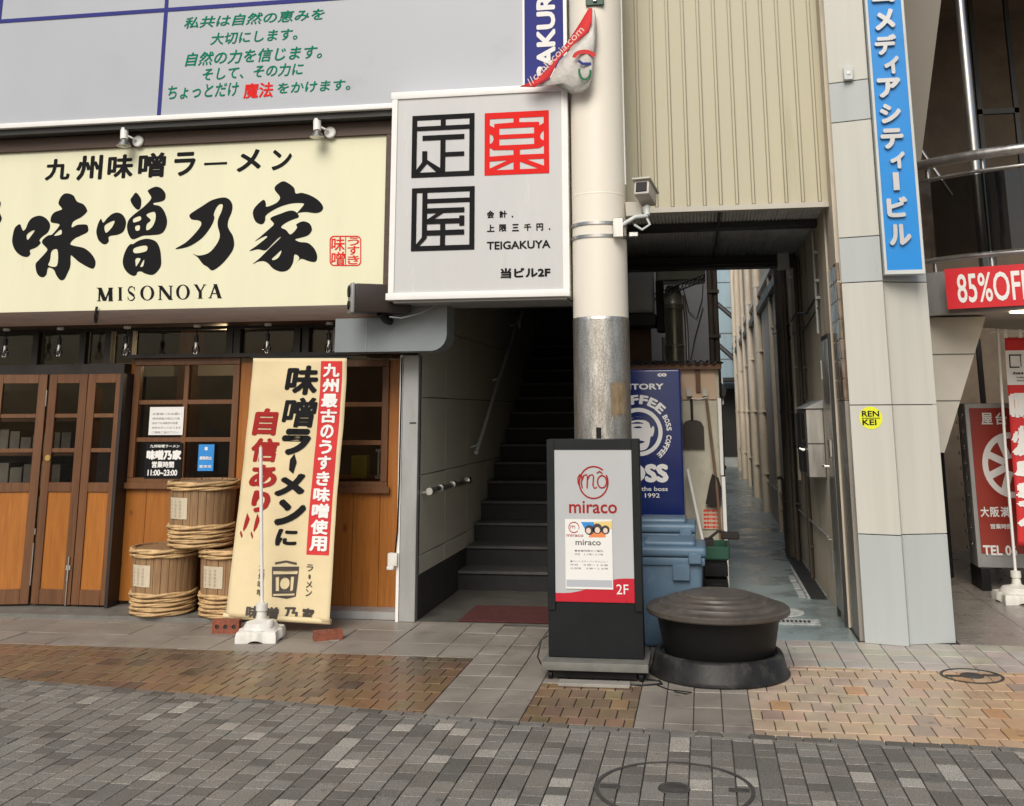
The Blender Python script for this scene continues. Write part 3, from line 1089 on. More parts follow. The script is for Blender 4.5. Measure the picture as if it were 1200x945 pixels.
outline(se, [rrect(765, 540, 1045, 808, 40), rrect(775, 550, 1036, 798, 33)], fm, smooth=False)
stroke(se, [(907, 545), (905, 803)], 7, fm, (0, -.0004, 0))
T(se, '味', 388, 278.5, 294.5, 404, YL, .01)
T(se, '噌', 388, 295.5, 311, 404, YL, .01)
T(se, 'う', 407, 278.5, 288, 421, YL, .01)
T(se, 'す', 407, 288.5, 299, 421, YL, .01)
T(se, 'き', 407, 299.5, 310, 421, YL, .01)
se.build('seal', M['red_ink'], SG)
q = MB()
q.tube([(-5.155, 8.255, 2.43), (-5.15, 8.235, 2.48), (-5.148, 8.25, 2.56)], .011, 8)
tag(q.build('sign_hook', M['black'], base=(-5.15, 8.25, 2.48), smooth=True), 'small black hook clipped over the lower edge of the cream sign', 'hook')

# spot lamps on the sign frame
def spot_lamp(px, py):
    p = at(px, py, 8.16)
    t = thing('spot_lamp', (p.x, 8.16, p.z), '', 'lamp', 'spot lamps over the cream sign')
    MB().tube([(p.x - .005, 8.16, p.z + .065), (p.x + .002, 8.155, p.z - .035)], .034, 20).build('housing', M['white_metal'], t, smooth=True)
    mb = MB().lathe([(.020, .0), (.032, -.018), (.055, -.05), (.063, -.062), (.055, -.066), (0, -.068)], (p.x + .003, 8.155, p.z - .035), 24)
    mb.build('reflector_bulb', M['steel'], t, smooth=True)
    mb = MB().lathe([(.0, .012), (.045, .01), (.053, 0), (.053, -.008), (0, -.008)], (0, 0, 0), 24)
    for v in mb.bm.verts:
        v.co = Vector((v.co.x + p.x + .085, 8.247 - v.co.z - .01, v.co.y + p.z - .035))
    mb.build('mount', M['white_metal'], t, smooth=True)
    MB().tube([(p.x + .085, 8.24, p.z - .035), (p.x + .06, 8.18, p.z - .02), (p.x + .02, 8.16, p.z)], .009, 8).build('arm', M['white_metal'], t, smooth=True)
    return t


spot_lamp(146, 159)['label'] = 'white spot lamp over the small lettering near the middle of the cream sign'
spot_lamp(372, 148.5)['label'] = 'white spot lamp near the right end of the cream sign'

# hanging bulbs
def pendant(x, z0, lab, tilt=0.0):
    t = thing('pendant_bulb', (0, 0, 0), lab, 'bulb', 'bare bulbs under the eaves beam')
    MB().lathe([(0, 0), (.03, 0), (.03, -.02), (0, -.024)], (0, 0, 0), 20).build('ceiling_cup', M['pole_white'], t, smooth=True)
    MB().tube([(0, 0, -.02), (.002, 0, -.1)], .006, 8).build('cord', M['black'], t)
    MB().lathe([(0, -.09), (.018, -.09), (.02, -.15), (.0, -.15)], (0, 0, 0), 16).build('socket', M['black'], t, smooth=True)
    MB().lathe([(.013, -.15), (.014, -.165), (.03, -.2), (.034, -.222), (.026, -.246), (0, -.257)], (0, 0, 0), 20).build('bulb', M['clear_glass'], t, smooth=True)
    MB().lathe([(0, -.15), (.011, -.151), (.012, -.168), (.006, -.19), (0, -.195)], (0, 0, 0), 14).build('bulb_stem', M['white_metal'], t, smooth=True)
    t.location = (x, 8.45, z0)
    return t


for px, lb in ((8, 'clear bulb hanging above the leftmost glazed door'), (71, 'clear bulb with a cable loop hanging above the gap between the folding doors'),
               (149, 'clear bulb hanging by the black door post'), (231, 'clear bulb hanging above the window with the paper notices'),
               (314, 'clear bulb hanging above the tall cream banner'), (386, 'clear bulb hanging at the left end of the blank grey sign box')):
    pendant(at(px, 385, 8.45).x, 2.404, lb)

# ------------------------------------------------------------------ upper white board and vertical blue sign
BD = thing('upper_sign_board', (-4.2, 8.1, 4.165), 'large pale grey board with navy grid lines and green handwritten message above the shop', 'sign')
box('panel', M['board'], BD, -9, -1.36, 8.1, 8.44, 4.21, 8.0)
box('edge_trim', M['white_metal'], BD, -9, -1.36, 8.085, 8.44, 4.165, 4.209, .004)
box('soffit', M['dark_steel'], BD, -9, -2.45, 8.13, 8.445, 4.112, 4.164)
q = MB()
zl = at(100, 18.5, 8.1).z
q.box(-9, -2.80, 8.094, 8.099, zl - .018, zl + .018)
q.box(-4.625, -4.590, 8.095, 8.099, 4.21, zl - .018)
q.box(-4.625, -4.590, 8.095, 8.099, zl + .018, 8.0)
q.box(-6.27, -6.235, 8.095, 8.099, zl + .018, 8.0)
q.build('grid_line', M['blue_ink'], BD)
g2 = MB()
YB = 8.096
for s, a, yt, yb, b in (('私共は自然の恵みを', 216, 20.5, 34, 380), ('大切にします。', 247, 39, 53, 349), ('自然の力を信じます。', 218, 62, 78, 378),
                        ('そして、その力に', 237, 80, 95, 355), ('ちょっとだけ', 196, 101, 117, 279), ('をかけます。', 325, 97.5, 110, 411)):
    g1 = MB()
    T(g1, s, a, yt, yb, b, YB, .012, .02)
    g1.build('lettering', M['green_ink'], BD)
T(g2, '魔法', 285, 98, 116, 320, YB, .02, .02)
g2.build('lettering', M['red_ink'], BD)
VS = thing('vertical_sign', (-1.19, 8.06, 4.2), 'navy vertical sign with upward white capital letters behind the cream column', 'sign')
box('panel', M['blue_ink'], VS, -1.345, -1.02, 8.055, 8.30, 4.2, 8.0)
box('edge', M['white_metal'], VS, -1.362, -1.346, 8.05, 8.30, 4.2, 8.0)
box('edge', M['white_metal'], VS, -1.019, -.99, 8.05, 8.30, 4.2, 8.0)
q = MB()
xa, xb = at(628.5, 50, 8.05).x, at(651, 50, 8.05).x
za, zb = at(640, 92, 8.05).z, at(640, -28, 8.05).z
put(q, 'SAKURA', (xb, 8.051, za), (0, 0, zb - za), (xa - xb, 0, 0), .035)
q.build('lettering', M['white_ink'], VS)

# ------------------------------------------------------------------ stair building
ST = thing('stair_entrance', (-1.65, 8.55, 0), 'dark narrow staircase with beige tiled side wall rising beside the shop', 'staircase')
tw = MB()
for z0, z1 in ((.345, .49), (.498, 1.128), (1.136, 1.768), (1.776, 2.373), (2.381, 3.0), (3.008, 3.7), (3.708, 4.4)):
    y = 8.56
    while y < 15:
        tw.box(-2.36, -2.33, y + .003, y + .897, z0, z1, .003, 1)
        y += .9
tw.build('tiled_wall', M['stair_tile'], ST, smooth=True)
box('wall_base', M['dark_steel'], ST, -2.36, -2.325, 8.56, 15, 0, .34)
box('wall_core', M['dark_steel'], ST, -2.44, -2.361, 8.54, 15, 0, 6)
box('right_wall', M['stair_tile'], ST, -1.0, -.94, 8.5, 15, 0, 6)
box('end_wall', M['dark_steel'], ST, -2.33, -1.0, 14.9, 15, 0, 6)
rise, g0, tread = .183, 10.0, .345
for k in range(14):
    y0 = g0 + k * tread
    s = MB().box(-2.325, -1.0, y0, 14.9, k * rise, (k + 1) * rise - .03)
    s = s.build('step', M['stair_step'], ST)
    MB().box(-2.325, -1.0, y0 - .022, y0 + tread + .05, (k + 1) * rise - .03, (k + 1) * rise, .006, 1).build('nosing', M['stair_nose'], s, smooth=True)
c = MB()
c.prism([(-2.33, 8.62, 2.53), (-2.33, 8.9, 2.53), (-2.33, 15, 5.6), (-2.33, 15, 6.2), (-2.33, 8.62, 6.2)], (1.33, 0, 0))
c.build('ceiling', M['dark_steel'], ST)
box('header', M['dark_steel'], ST, -2.44, -.95, 8.45, 8.62, 2.53, 4.16)
box('landing_floor', mat('grimy landing', (.075, .07, .062), .6, var=.25), ST, -2.32, -1.0, 8.52, 10.0, -.01, .006)
h = MB()
hr = [(-2.25, 10.42 + (12.88 - 10.42) * t, 1.244 + (2.805 - 1.244) * t) for t in (0, .5, 1)]
h.tube(hr, .02, 12)
h.tube([(-2.25, 12.9, 2.80), (-2.25, 13.0, 2.70), (-2.25, 13.1, 2.86), (-2.25, 13.9, 3.38)], .018, 10)
for t in (.05, .5, .95):
    a = Vector(hr[0]).lerp(Vector(hr[2]), t)
    h.tube([a, a + Vector((-.085, 0, -.03))], .01, 8)
h.build('handrail', M['ac'], ST, smooth=True)
h = MB()
h.tube([(-2.26, 8.63, 1.01), (-2.26, 10.2, .985)], .022, 12)
for y in (8.68, 9.05, 9.5, 10.1):
    h.tube([(-2.26, y, 1.0), (-2.33, y, .985)], .016, 8)
    h.tube([(-2.26, y - .05, 1.003), (-2.26, y + .05, 1.003)], .03, 12)
h.build('handrail', M['steel'], ST, smooth=True)
MB().box(-2.465, -2.33, 8.50, 8.60, 0, 2.12, .004, 1).build('jamb', M['dull_steel'], ST, smooth=True)
box('mail_mark', M['dark_steel'], ST, -2.40, -2.345, 8.496, 8.499, 1.555, 1.567)
tag(MB().box(-1.98, -1.02, 8.53, 9.2, .007, .019, .005, 1).build('door_mat', M['mat_red'], base=(-1.5, 8.8, .007)), 'maroon mat on the floor at the foot of the dark stairs', 'mat')
JB = thing('junction_box', (-2.53, 8.5, .46), 'small beige electrical box with a cable beside the steel jamb', 'electrical box')
MB().box(-2.555, -2.475, 8.46, 8.52, .43, .53, .008, 2).build('casing', M['white_plastic'], JB, smooth=True)
MB().box(-2.56, -2.50, 8.45, 8.50, .40, .43, .006, 1).build('plug', M['white_plastic'], JB, smooth=True)
MB().tube([(-2.50, 8.49, .53), (-2.485, 8.49, .7), (-2.478, 8.49, 1.1), (-2.476, 8.49, 2.1)], .006, 6).build('cable', M['black'], JB)

# blank grey sign box with a rounded corner
GB = thing('blank_sign_box', (-2.5, 8.3, 2.13), 'blank grey metal sign box with rounded lower corner beside the stair opening', 'sign')
pl = [(-2.965, 8.20, 2.135), (-2.15, 8.20, 2.135)] + [(-2.15 + .13 * cos(R(a)), 8.20, 2.265 + .13 * sin(R(a))) for a in range(-80, 1, 16)] + [(-2.02, 8.20, 2.62), (-2.47, 8.20, 2.62), (-2.47, 8.20, 2.41), (-2.965, 8.20, 2.41)]
MB().prism(pl, (0, .28, 0)).build('casing', M['grey_panel'], GB)
MB().box(-2.70, -2.694, 8.196, 8.199, 2.137, 2.408).build('seam', M['dull_steel'], GB)

# ------------------------------------------------------------------ arcade column
CO = thing('arcade_column', (-.745, 8.0, 0), 'thick cream round column with stained stainless steel wrap at its foot', 'column')
MB().lathe([(.214, 2.352), (.214, 2.36), (.214, 3.298), (.214, 3.3), (.2155, 3.303), (.2155, 3.31), (.214, 3.313), (.214, 3.316), (.214, 8.0)], (-.745, 8.0, 0), 64).build('shaft', M['cream_paint'], CO, smooth=True)
MB().lathe([(.217, 0), (.217, 2.33), (.217, 2.338), (.2145, 2.345), (.213, 2.352)], (-.745, 8.0, 0), 64).build('steel_wrap', M['steel_wrap'], CO, smooth=True)
def col_patch(mb, a0, a1, z0, z1, r_, jag):
    n = 10
    lo, hi = [], []
    for i in range(n + 1):
        a = R(a0 + (a1 - a0) * i / n)
        lo.append(mb.bm.verts.new((-.745 + r_ * cos(a), 8.0 + r_ * sin(a), z0 + random.uniform(0, jag))))
        hi.append(mb.bm.verts.new((-.745 + r_ * cos(a), 8.0 + r_ * sin(a), z1 - random.uniform(0, jag))))
    for i in range(n):
        mb.bm.faces.new((lo[i], lo[i + 1], hi[i + 1], hi[i]))


q = MB()
col_patch(q, 292, 328, 1.58, 1.88, .2185, .05)
q.build('glue_residue', mat('brown glue residue', (.23, .17, .10), .8, var=.4, vs=25, stretch=(1, 1, .4)), CO)
q = MB()
col_patch(q, 262, 272, 1.40, 1.53, .2185, .0)
q.build('bottom_tag', M['black'], CO)
tag(MB().tube([(-.53, 7.97, 8), (-.527, 7.97, 5.2), (-.53, 7.968, 4.2), (-.528, 7.97, 3.4)], .006, 6).build('cable', M['pole_white'], base=(-.53, 7.97, 3.4)), 'thin white cable running down the right side of the cream column', 'cable')
g = thing('green_plate', (-.72, 7.78, 4.83), 'small dark green plate clamped high on the cream column', 'plate')
MB().box(-.80, -.655, 7.765, 7.79, 4.835, 5.15, .004, 1).build('plate', M['green'], g, smooth=True)
MB().box(-.74, -.71, 7.745, 7.765, 4.86, 4.95, .004, 1).build('clamp', M['steel'], g, smooth=True)

# projecting sign with square characters
TG = thing('projecting_sign', (-1.7, 7.9, 2.52), 'white framed sign box with square black and red character logos fixed to the column', 'sign')
tx0, tx1, tz0, tz1 = -2.425, -.972, 2.52, 4.225
f = MB()
f.box(tx0 - .012, tx1, 7.885, 8.19, tz1 - .05, tz1 + .012, .006, 2)
f.box(tx0 - .02, tx1, 7.885, 8.19, tz0, tz0 + .055, .006, 2)
f.box(tx0, tx0 + .045, 7.888, 8.19, tz0 + .055, tz1 - .05)
f.box(tx1 - .05, tx1, 7.888, 8.19, tz0 + .055, tz1 - .05)
f.build('frame', M['white_metal'], TG, smooth=True)
box('face', M['sign_face'], TG, tx0 + .045, tx1 - .05, 7.90, 8.18, tz0 + .055, tz1 - .05)
box('underside', M['dull_steel'], TG, tx0 + .03, tx1 - .03, 7.93, 8.46, tz0 - .02, tz0 - .001)
YT = 7.896


def logo_map(px, Y):
    """unit box (0..100, y down) spanned by four photo corners TL TR BR BL on plane Y"""
    a, b, c_ = at(*px[0], Y), at(*px[1], Y), at(*px[3], Y)

    def fn(u, v):
        return (a.x + (b.x - a.x) * u / 100, Y, a.z + (c_.z - a.z) * v / 100)
    return fn


def rects(mb, fn, rs, step=.0003):
    for i, r_ in enumerate(rs):
        p = [(r_[0], r_[2]), (r_[1], r_[2]), (r_[1], r_[3]), (r_[0], r_[3])] if len(r_) == 4 and not isinstance(r_[0], tuple) else list(r_)
        vv = [Vector(fn(*k)) - Vector((0, step * (i + 1), 0)) for k in p]
        mb.quad(*vv)


FRAME = [(0, 100, 0, 8), (0, 100, 92, 100), (0, 8, 8, 92), (92, 100, 8, 92)]
lg = MB()
fn = logo_map([(483.3, 136.2), (556.1, 133), (556, 205.7), (483, 208.8)], YT)
rects(lg, fn, FRAME + [(46, 54, 8, 18), (8, 92, 18, 25), (17, 84, 33, 41), (46, 54, 41, 92), (54, 84, 61, 68), (17, 25, 58, 76),
                       [(19, 73), (25, 78), (12, 93), (4, 93)], [(19, 73), (25, 72), (54, 91), (40, 92)]])
fn = logo_map([(482.8, 221), (556.3, 217.5), (556, 291.5), (482, 294.8)], YT)
rects(lg, fn, FRAME + [(17, 25, 8, 80), (25, 92, 18, 25), (25, 84, 33, 41), (25, 84, 50, 58), (76, 84, 46, 62), (46, 54, 58, 92), (25, 84, 68, 76),
                       [(42, 40), (52, 40), (33, 52), (23, 52)], [(17, 79), (25, 80), (12, 93), (5, 93)]])
lg.build('logo', M['black_ink'], TG)
lg = MB()
fn = logo_map([(568, 133), (643, 128.2), (643.5, 201.8), (568.5, 206)], YT)
outline(lg, [[(0, 0), (100, 0), (100, 100), (0, 100)],
             [(8, 10), (45, 10), (45, 17), (15, 18), (15, 24), (8, 20)], [(54, 10), (92, 10), (92, 20), (85, 24), (85, 18), (54, 17)],
             [(23, 26), (77, 26), (77, 36), (23, 36)], [(23, 43), (77, 43), (77, 53), (23, 53)],
             [(8, 34), (13, 37), (14, 43), (12, 48), (8, 50)], [(92, 32), (88, 36), (86, 41), (88, 46), (92, 48)],
             [(8, 56), (14, 60), (45, 61), (45, 69), (8, 70)], [(55, 61), (85, 60), (92, 56), (92, 69), (55, 69)],
             [(8, 78), (36, 77), (8, 89)], [(66, 77), (92, 77), (92, 88)], [(17, 92), (45, 80), (45, 92)], [(55, 80), (55, 92), (83, 92)]], fn, smooth=False)
lg.build('logo', M['red_ink'], TG)


def line(items, parent, m_):
    """each short run of characters is a part of its own"""
    for it in items:
        t_l = MB()
        T(t_l, *it)
        t_l.build('lettering', m_, parent)


line([('会', 570.5, 247, 256, 579, YT, .03), ('計', 585, 247, 255.5, 594, YT, .03), ('.', 599.5, 253, 255, 601.5, YT, .03)]
     + [(ch, a, 263.5 - (a - 570) * .025, 272 - (a - 570) * .025, b, YT, .03) for ch, a, b in (('上', 570.5, 579.5), ('限', 585, 593.5), ('三', 600, 608), ('千', 614, 622.5), ('円', 628.5, 636.5))]
     + [('.', 643, 267.5, 269.5, 645, YT, .03), ('TEIGAKUYA', 570.5, 283.5, 293, 645, YT, .02), ('当ビル2F', 586.5, 314.5, 326.5, 645, YT, .035)], TG, M['black_ink'])

# crumpled pennant caught on the column
PN = thing('pennant', (-.85, 7.75, 4.2), 'crumpled red and white pennant hanging over the corner of the projecting sign', 'flag')


def cloth(mb, rows):
    """rows of (photo x, y, depth) control points -> sheet"""
    g_ = [[mb.bm.verts.new(at(x, y, Y)) for x, y, Y in r_] for r_ in rows]
    for a, b in zip(g_, g_[1:]):
        for i in range(len(a) - 1):
            mb.bm.faces.new((a[i], a[i + 1], b[i + 1], b[i]))


def solid(o, t):
    md = o.modifiers.new('cloth', 'SOLIDIFY')
    md.thickness = t
    return o


q = MB()
cloth(q, [[(690, 10, 7.74), (694, 10, 7.73)], [(680, 27, 7.75), (693, 27, 7.71)], [(669, 44, 7.78), (690, 37, 7.70)], [(655, 63, 7.79), (672, 53, 7.70)],
          [(640, 82, 7.80), (655, 70, 7.72)], [(625, 95, 7.80), (644, 92, 7.74)], [(609, 102, 7.80), (627, 102.5, 7.76)]])
solid(q.build('red_hem', M['banner_red'], PN, smooth=True, ang=80), .003)
q = MB()
cloth(q, [[(694, 11, 7.74), (695, 11, 7.72), (697, 12, 7.73)], [(693, 28, 7.72), (696, 30, 7.70), (699, 34, 7.73)], [(690, 38, 7.71), (694, 42, 7.68), (699, 48, 7.72)],
          [(673, 54, 7.71), (685, 55, 7.66), (695, 62, 7.70)], [(656, 71, 7.73), (676, 74, 7.70), (694, 82, 7.66)], [(645, 92, 7.75), (668, 88, 7.73), (693, 92, 7.67)],
          [(628, 102, 7.77), (664, 97, 7.78), (690, 102, 7.68)], [(650, 100, 7.80), (670, 110, 7.76), (682, 109, 7.70)]])
solid(q.build('cloth', mat('creased pennant cloth', (.62, .60, .56), .8, var=.12, vs=9, bump=1.0, bs=16), PN, smooth=True, ang=80), .003)
q = MB()
fm = plane_map(600, 0, 7.875, 7.655)
stroke(q, arc(668, 530, 92, 52, 175, 350, 14), 38, fm)
q.build('red_emblem', M['banner_red'], PN)
q = MB()
stroke(q, arc(672, 660, 52, 75, 60, 200, 12) , 20, fm)
stroke(q, arc(672, 660, 52, 75, 60, -10, 8), 20, fm)
q.build('green_emblem', mat('green print', (.01, .13, .05), .7), PN)
q = MB()
stroke(q, [(612, 560), (650, 590), (730, 590)], 26, fm)
q.build('blue_emblem', M['blue_ink'], PN)
q = MB()
put(q, '//cenlecoia.com', at(622, 101, 7.69), at(685, 36, 7.645) - at(622, 101, 7.69), at(676, 33, 7.66) - at(682, 39, 7.66), .0)
q.build('lettering', M['skin_print'], PN)

# ------------------------------------------------------------------ wall cameras
SP = thing('outdoor_speaker', (-2.5, 7.95, 2.42), 'black oblong device with a silver twin hole front at the sign corner', 'speaker')
rot = (Vector((-2.72, 7.9, 2.55)), Matrix.Rotation(R(28), 3, 'Z'))
MB().box(-2.71, -2.25, 7.85, 8.02, 2.43, 2.66, .015, 2, rot).build('casing', M['brown_plastic'], SP, smooth=True)
MB().box(-2.74, -2.711, 7.845, 8.025, 2.425, 2.665, .012, 2, rot).build('front', M['dull_steel'], SP, smooth=True)
q = MB()
for zz, rr in ((2.60, .047), (2.49, .035)):
    q.lathe([(.0, .0), (rr, 0), (rr, .012), (rr * .8, .012), (rr * .75, .004), (0, .004)], (0, 0, 0), 24)
    for v in q.bm.verts:
        if not v.tag:
            v.co = Vector((-2.741 - v.co.z, 7.935 + v.co.y, zz + v.co.x))
            v.tag = True
bmesh.ops.rotate(q.bm, verts=q.bm.verts[:], cent=rot[0], matrix=rot[1])
q.build('lens', M['black'], SP, smooth=True)
MB().tube([(-2.52, 8.0, 2.43), (-2.5, 8.1, 2.38), (-2.5, 8.2, 2.38)], .03, 10).build('bracket', M['black'], SP, smooth=True)
MB().tube([(-2.45, 8.02, 2.40), (-2.36, 8.05, 2.39), (-2.22, 8.1, 2.43), (-2.1, 8.18, 2.5)], .006, 6).build('cable', M['dull_steel'], SP, smooth=True)

CC = thing('security_camera', (-.5, 7.85, 3.1), 'white box security camera on a curved bracket at the right of the column', 'camera')
rot = (Vector((-.36, 7.9, 3.3)), Matrix.Rotation(R(-12), 3, 'Z') @ Matrix.Rotation(R(-14), 3, 'X'))
MB().box(-.425, -.305, 7.76, 8.0, 3.24, 3.355, .012, 2, rot).build('housing', M['stringer'], CC, smooth=True)
MB().box(-.438, -.292, 7.73, 8.02, 3.353, 3.37, .006, 2, rot).build('sunshield', M['stringer'], CC, smooth=True)
MB().box(-.408, -.322, 7.752, 7.764, 3.258, 3.338, .004, 1, rot).build('lens_window', M['black'], CC, smooth=True)
MB().box(-.53, -.40, 7.92, 8.0, 3.135, 3.25, .006, 1).build('connection_box', M['stringer'], CC, smooth=True)
q = MB()
q.tube([(-.58, 7.80, 3.02), (-.52, 7.78, 3.06), (-.45, 7.80, 3.105), (-.36, 7.84, 3.12)], .016, 10)
q.tube([(-.36, 7.84, 3.12), (-.36, 7.88, 3.2)], .022, 10)
q.build('bracket', M['ac'], CC, smooth=True)
MB().tube([(-.37, 7.85, 3.12), (-.34, 7.84, 3.05), (-.40, 7.83, 3.01), (-.46, 7.82, 3.05)], .01, 8).build('cable', M['ac'], CC, smooth=True)
q = MB()
for zz in (2.97, 3.07):
    q.lathe([(.219, -.012), (.223, -.012), (.223, .012), (.219, .012)], (-.745, 8.0, zz), 48)
q.box(-.62, -.54, 7.77, 7.80, 2.95, 3.10, .004, 1)
q.box(-.50, -.43, 7.80, 7.84, 2.955, 2.99, .004, 1)
q.build('clamp', M['steel'], CC, smooth=True)

# ------------------------------------------------------------------ cladding and canopy above the alley
CN = thing('alley_canopy', (.29, 8.5, 3.27), 'beige ribbed metal cladding and dark corrugated soffit spanning the alley mouth', 'canopy')
cl = MB()
per = .1315
x = -.95
while x < 1.075:
    a = min(x + per - .028, 1.08)
    cl.box(x, a, 8.46, 8.50, 3.30, 8.0)
    cl.box(a, min(a + .028, 1.085), 8.44, 8.50, 3.30, 8.0, .006, 1)
    x += per
cl.build('cladding', M['shutter'], CN, smooth=True)
box('edge_trim', M['stringer'], CN, -.95, 1.09, 8.435, 8.51, 3.255, 3.298)
q = MB()
n = 260
for i in range(n):
    x0, x1 = -.94 + 2.0 * i / n, -.94 + 2.0 * (i + 1) / n
    z0, z1 = 3.30 + .012 * sin(i * 2 * pi / 4 + .4), 3.30 + .012 * sin((i + 1) * 2 * pi / 4 + .4)
    q.quad((x0, 8.52, z0), (x1, 8.52, z1), (x1, 11.45, z1), (x0, 11.45, z0))
solid(q.build('corrugated_soffit', M['soffit'], CN, smooth=True, ang=80), .003)
q = MB()
q.box(-.94, 1.06, 9.16, 9.34, 3.235, 3.285)
q.box(.2, .22, 8.52, 11.3, 3.25, 3.285)
q.box(-.94, 1.06, 11.25, 11.45, 3.16, 3.285)
q.build('beam', M['dark_steel'], CN)
box('backing', M['dark_steel'], CN, -.95, 1.09, 8.505, 8.56, 3.30, 8.0)
box('roof_deck', M['dark_steel'], CN, -.95, 1.06, 8.56, 11.5, 3.34, 3.4)
tag(MB().box(.86, .985, 11.22, 11.28, 3.12, 3.33, .006, 1).build('junction_box', M['ac'], base=(.92, 11.25, 3.2), smooth=True), 'grey green box fixed under the far end of the alley canopy', 'electrical box')
tag(MB().tube([(-.9, 11.2, 3.2), (-.4, 11.2, 3.17), (.2, 11.2, 3.19), (.86, 11.23, 3.2)], .012, 8).build('cable', M['dark_steel'], base=(0, 10.8, 3.16), smooth=True), 'dark cable slung under the alley canopy beam', 'cable')

# ------------------------------------------------------------------ left side of the alley
LB = thing('left_alley_building', (-.5, 14, 0), 'grey lilac rendered building end beyond the shed on the left of the alley', 'building')
box('front_wall', M['purple_wall'], LB, -.95, .13, 14, 14.2, 0, 4.6)
box('side_wall', M['purple_wall'], LB, -.95, .13, 14.2, 33, 0, 2.3)  # out of view; height cut down to let daylight into the alley
q = MB()
q.tube([(-.19, 13.99, 3.3), (-.12, 13.98, 2.95), (-.02, 13.98, 2.85), (.06, 13.98, 3.1), (.08, 13.98, 3.3)], .006, 6)
q.tube([(.07, 13.98, 3.0), (-.05, 13.98, 2.6), (-.12, 13.98, 2.3)], .006, 6)
q.build('cable', M['dark_steel'], LB)
q = MB()
for xx, rr in ((.165, .045), (.24, .035)):
    q.tube([(xx, 14.1, .0), (xx, 14.1, 4.6)], rr, 10)
for zz in (.9, 1.8, 2.6, 3.2):
    q.box(.10, .29, 14.04, 14.16, zz, zz + .04)
q.build('drain_pipe', M['pipe_dark'], LB, smooth=True)
WB = thing('rear_stair_wall', (-.7, 11, 0), 'brown side wall of the stair building behind the blue vending machine', 'wall')
box('panel', M['shed_wood'], WB, -.94, -.55, 12.1, 12.2, 0, 6)
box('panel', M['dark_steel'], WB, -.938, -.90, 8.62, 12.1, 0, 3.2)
AC = thing('air_duct_box', (-.65, 11.2, 2.7), 'grey machine casing hung on the wall under the alley canopy', 'machine')
MB().box(-.88, -.49, 11.7, 12.05, 2.73, 3.6, .06, 4).build('casing', M['ac'], AC, smooth=True)
MB().box(-.88, -.47, 11.67, 12.08, 2.58, 2.72, .01, 1).build('tray', M['dark_steel'], AC, smooth=True)
MB().box(-.465, -.38, 11.75, 12.0, 2.52, 3.1, .008, 1).build('side_box', M['black'], AC, smooth=True)
DU = thing('exhaust_duct', (-.29, 12.5, 2.1), 'fat olive grey metal exhaust duct rising above the shed roof', 'duct')
MB().lathe([(.112, 2.1), (.112, 2.38), (.118, 2.385), (.118, 2.41), (.108, 2.42), (.108, 2.83), (.116, 2.84), (.116, 2.9), (.108, 2.91), (.105, 3.0), (.085, 3.1), (.07, 3.12)], (-.29, 12.5, 0), 32).build('pipe', M['duct'], DU, smooth=True)
MB().box(-.48, .1, 12.3, 12.75, 3.16, 3.6, .015, 1).build('plenum', M['duct'], DU, smooth=True)
q = MB()
A, B = Vector((-.5, 12.25, 2.93)), Vector((.1, 12.25, 3.15))
for dz in (0, .07):
    q.tube([A + Vector((0, 0, dz)), B + Vector((0, 0, dz))], .009, 6)
for i in range(12):
    a = A.lerp(B, i / 12)
    q.tube([a, A.lerp(B, (i + 1) / 12) + Vector((0, 0, .07))], .006, 5)
tag(q.build('cable_ladder', M['dark_steel'], base=(-.2, 12.25, 3.0)), 'dark lattice cable ladder sloping across the exhaust duct', 'cable ladder')
q = MB()
q.tube([(-.14, 12.45, 2.06), (-.14, 12.45, 2.6), (-.16, 12.46, 3.0)], .022, 10)
q.tube([(-.42, 12.4, 2.06), (-.42, 12.4, 2.5)], .018, 8)
tag(q.build('silver_pipe', M['steel'], base=(-.14, 12.45, 2.06), smooth=True), 'thin silver pipes on either side of the exhaust duct', 'pipe')
q = MB()
n = 60
for i in range(n):
    x0, x1 = -.9 + 1.12 * i / n, -.9 + 1.12 * (i + 1) / n
    z0, z1 = .014 * sin(i * pi / 2), .014 * sin((i + 1) * pi / 2)
    q.quad((x0, 9.92, 2.09 + z0), (x1, 9.92, 2.09 + z1), (x1, 12.0, 2.2 + z1), (x0, 12.0, 2.2 + z0))
SD = thing('storage_shed', (-.35, 10, 0), 'small cream panelled lean-to shed with corrugated roof behind the vending machine', 'shed')
solid(q.build('roof', M['dark_steel'], SD, smooth=True, ang=80), .004)
box('front_panel', M['shed'], SD, -.9, .155, 10.02, 10.06, .0, 1.74)
box('top_panel', mat('peach lit board', (.56, .40, .28), .6, var=.05), SD, -.9, .14, 10.03, 10.06, 1.75, 2.035)  # light on the upper shed front is put into this board's colour
box('fascia', M['shed_wood'], SD, -.9, .2, 9.96, 10.0, 2.03, 2.085)
box('batten', M['shed_wood'], SD, -.045, .0, 10.0, 10.03, 1.82, 2.03)
box('side_panel', M['shed'], SD, .14, .17, 10.06, 12.0, 0, 2.1)
q = MB()
q.box(.158, .192, 9.96, 10.02, .0, 1.05, .004, 1)
q.box(.15, .184, 9.96, 10.02, 1.06, 1.76, .004, 1)
q.build('post', M['pole_white'], SD, smooth=True)
for xx in (-.11, .04):
    box('hook_block', M['shed_wood' if False else 'stringer'], SD, xx - .025, xx + .025, 9.985, 10.02, 1.78, 1.85)
DP = thing('dustpan', (-.1, 9.97, 1.35), 'dark brown long handled dustpan hanging on the shed panel', 'dustpan')
pl = [(-.185, 9.985, 1.30), (.015, 9.985, 1.30), (.015, 9.985, 1.50), (-.01, 9.985, 1.545), (-.05, 9.985, 1.56), (-.12, 9.985, 1.56), (-.16, 9.985, 1.545), (-.185, 9.985, 1.50)]
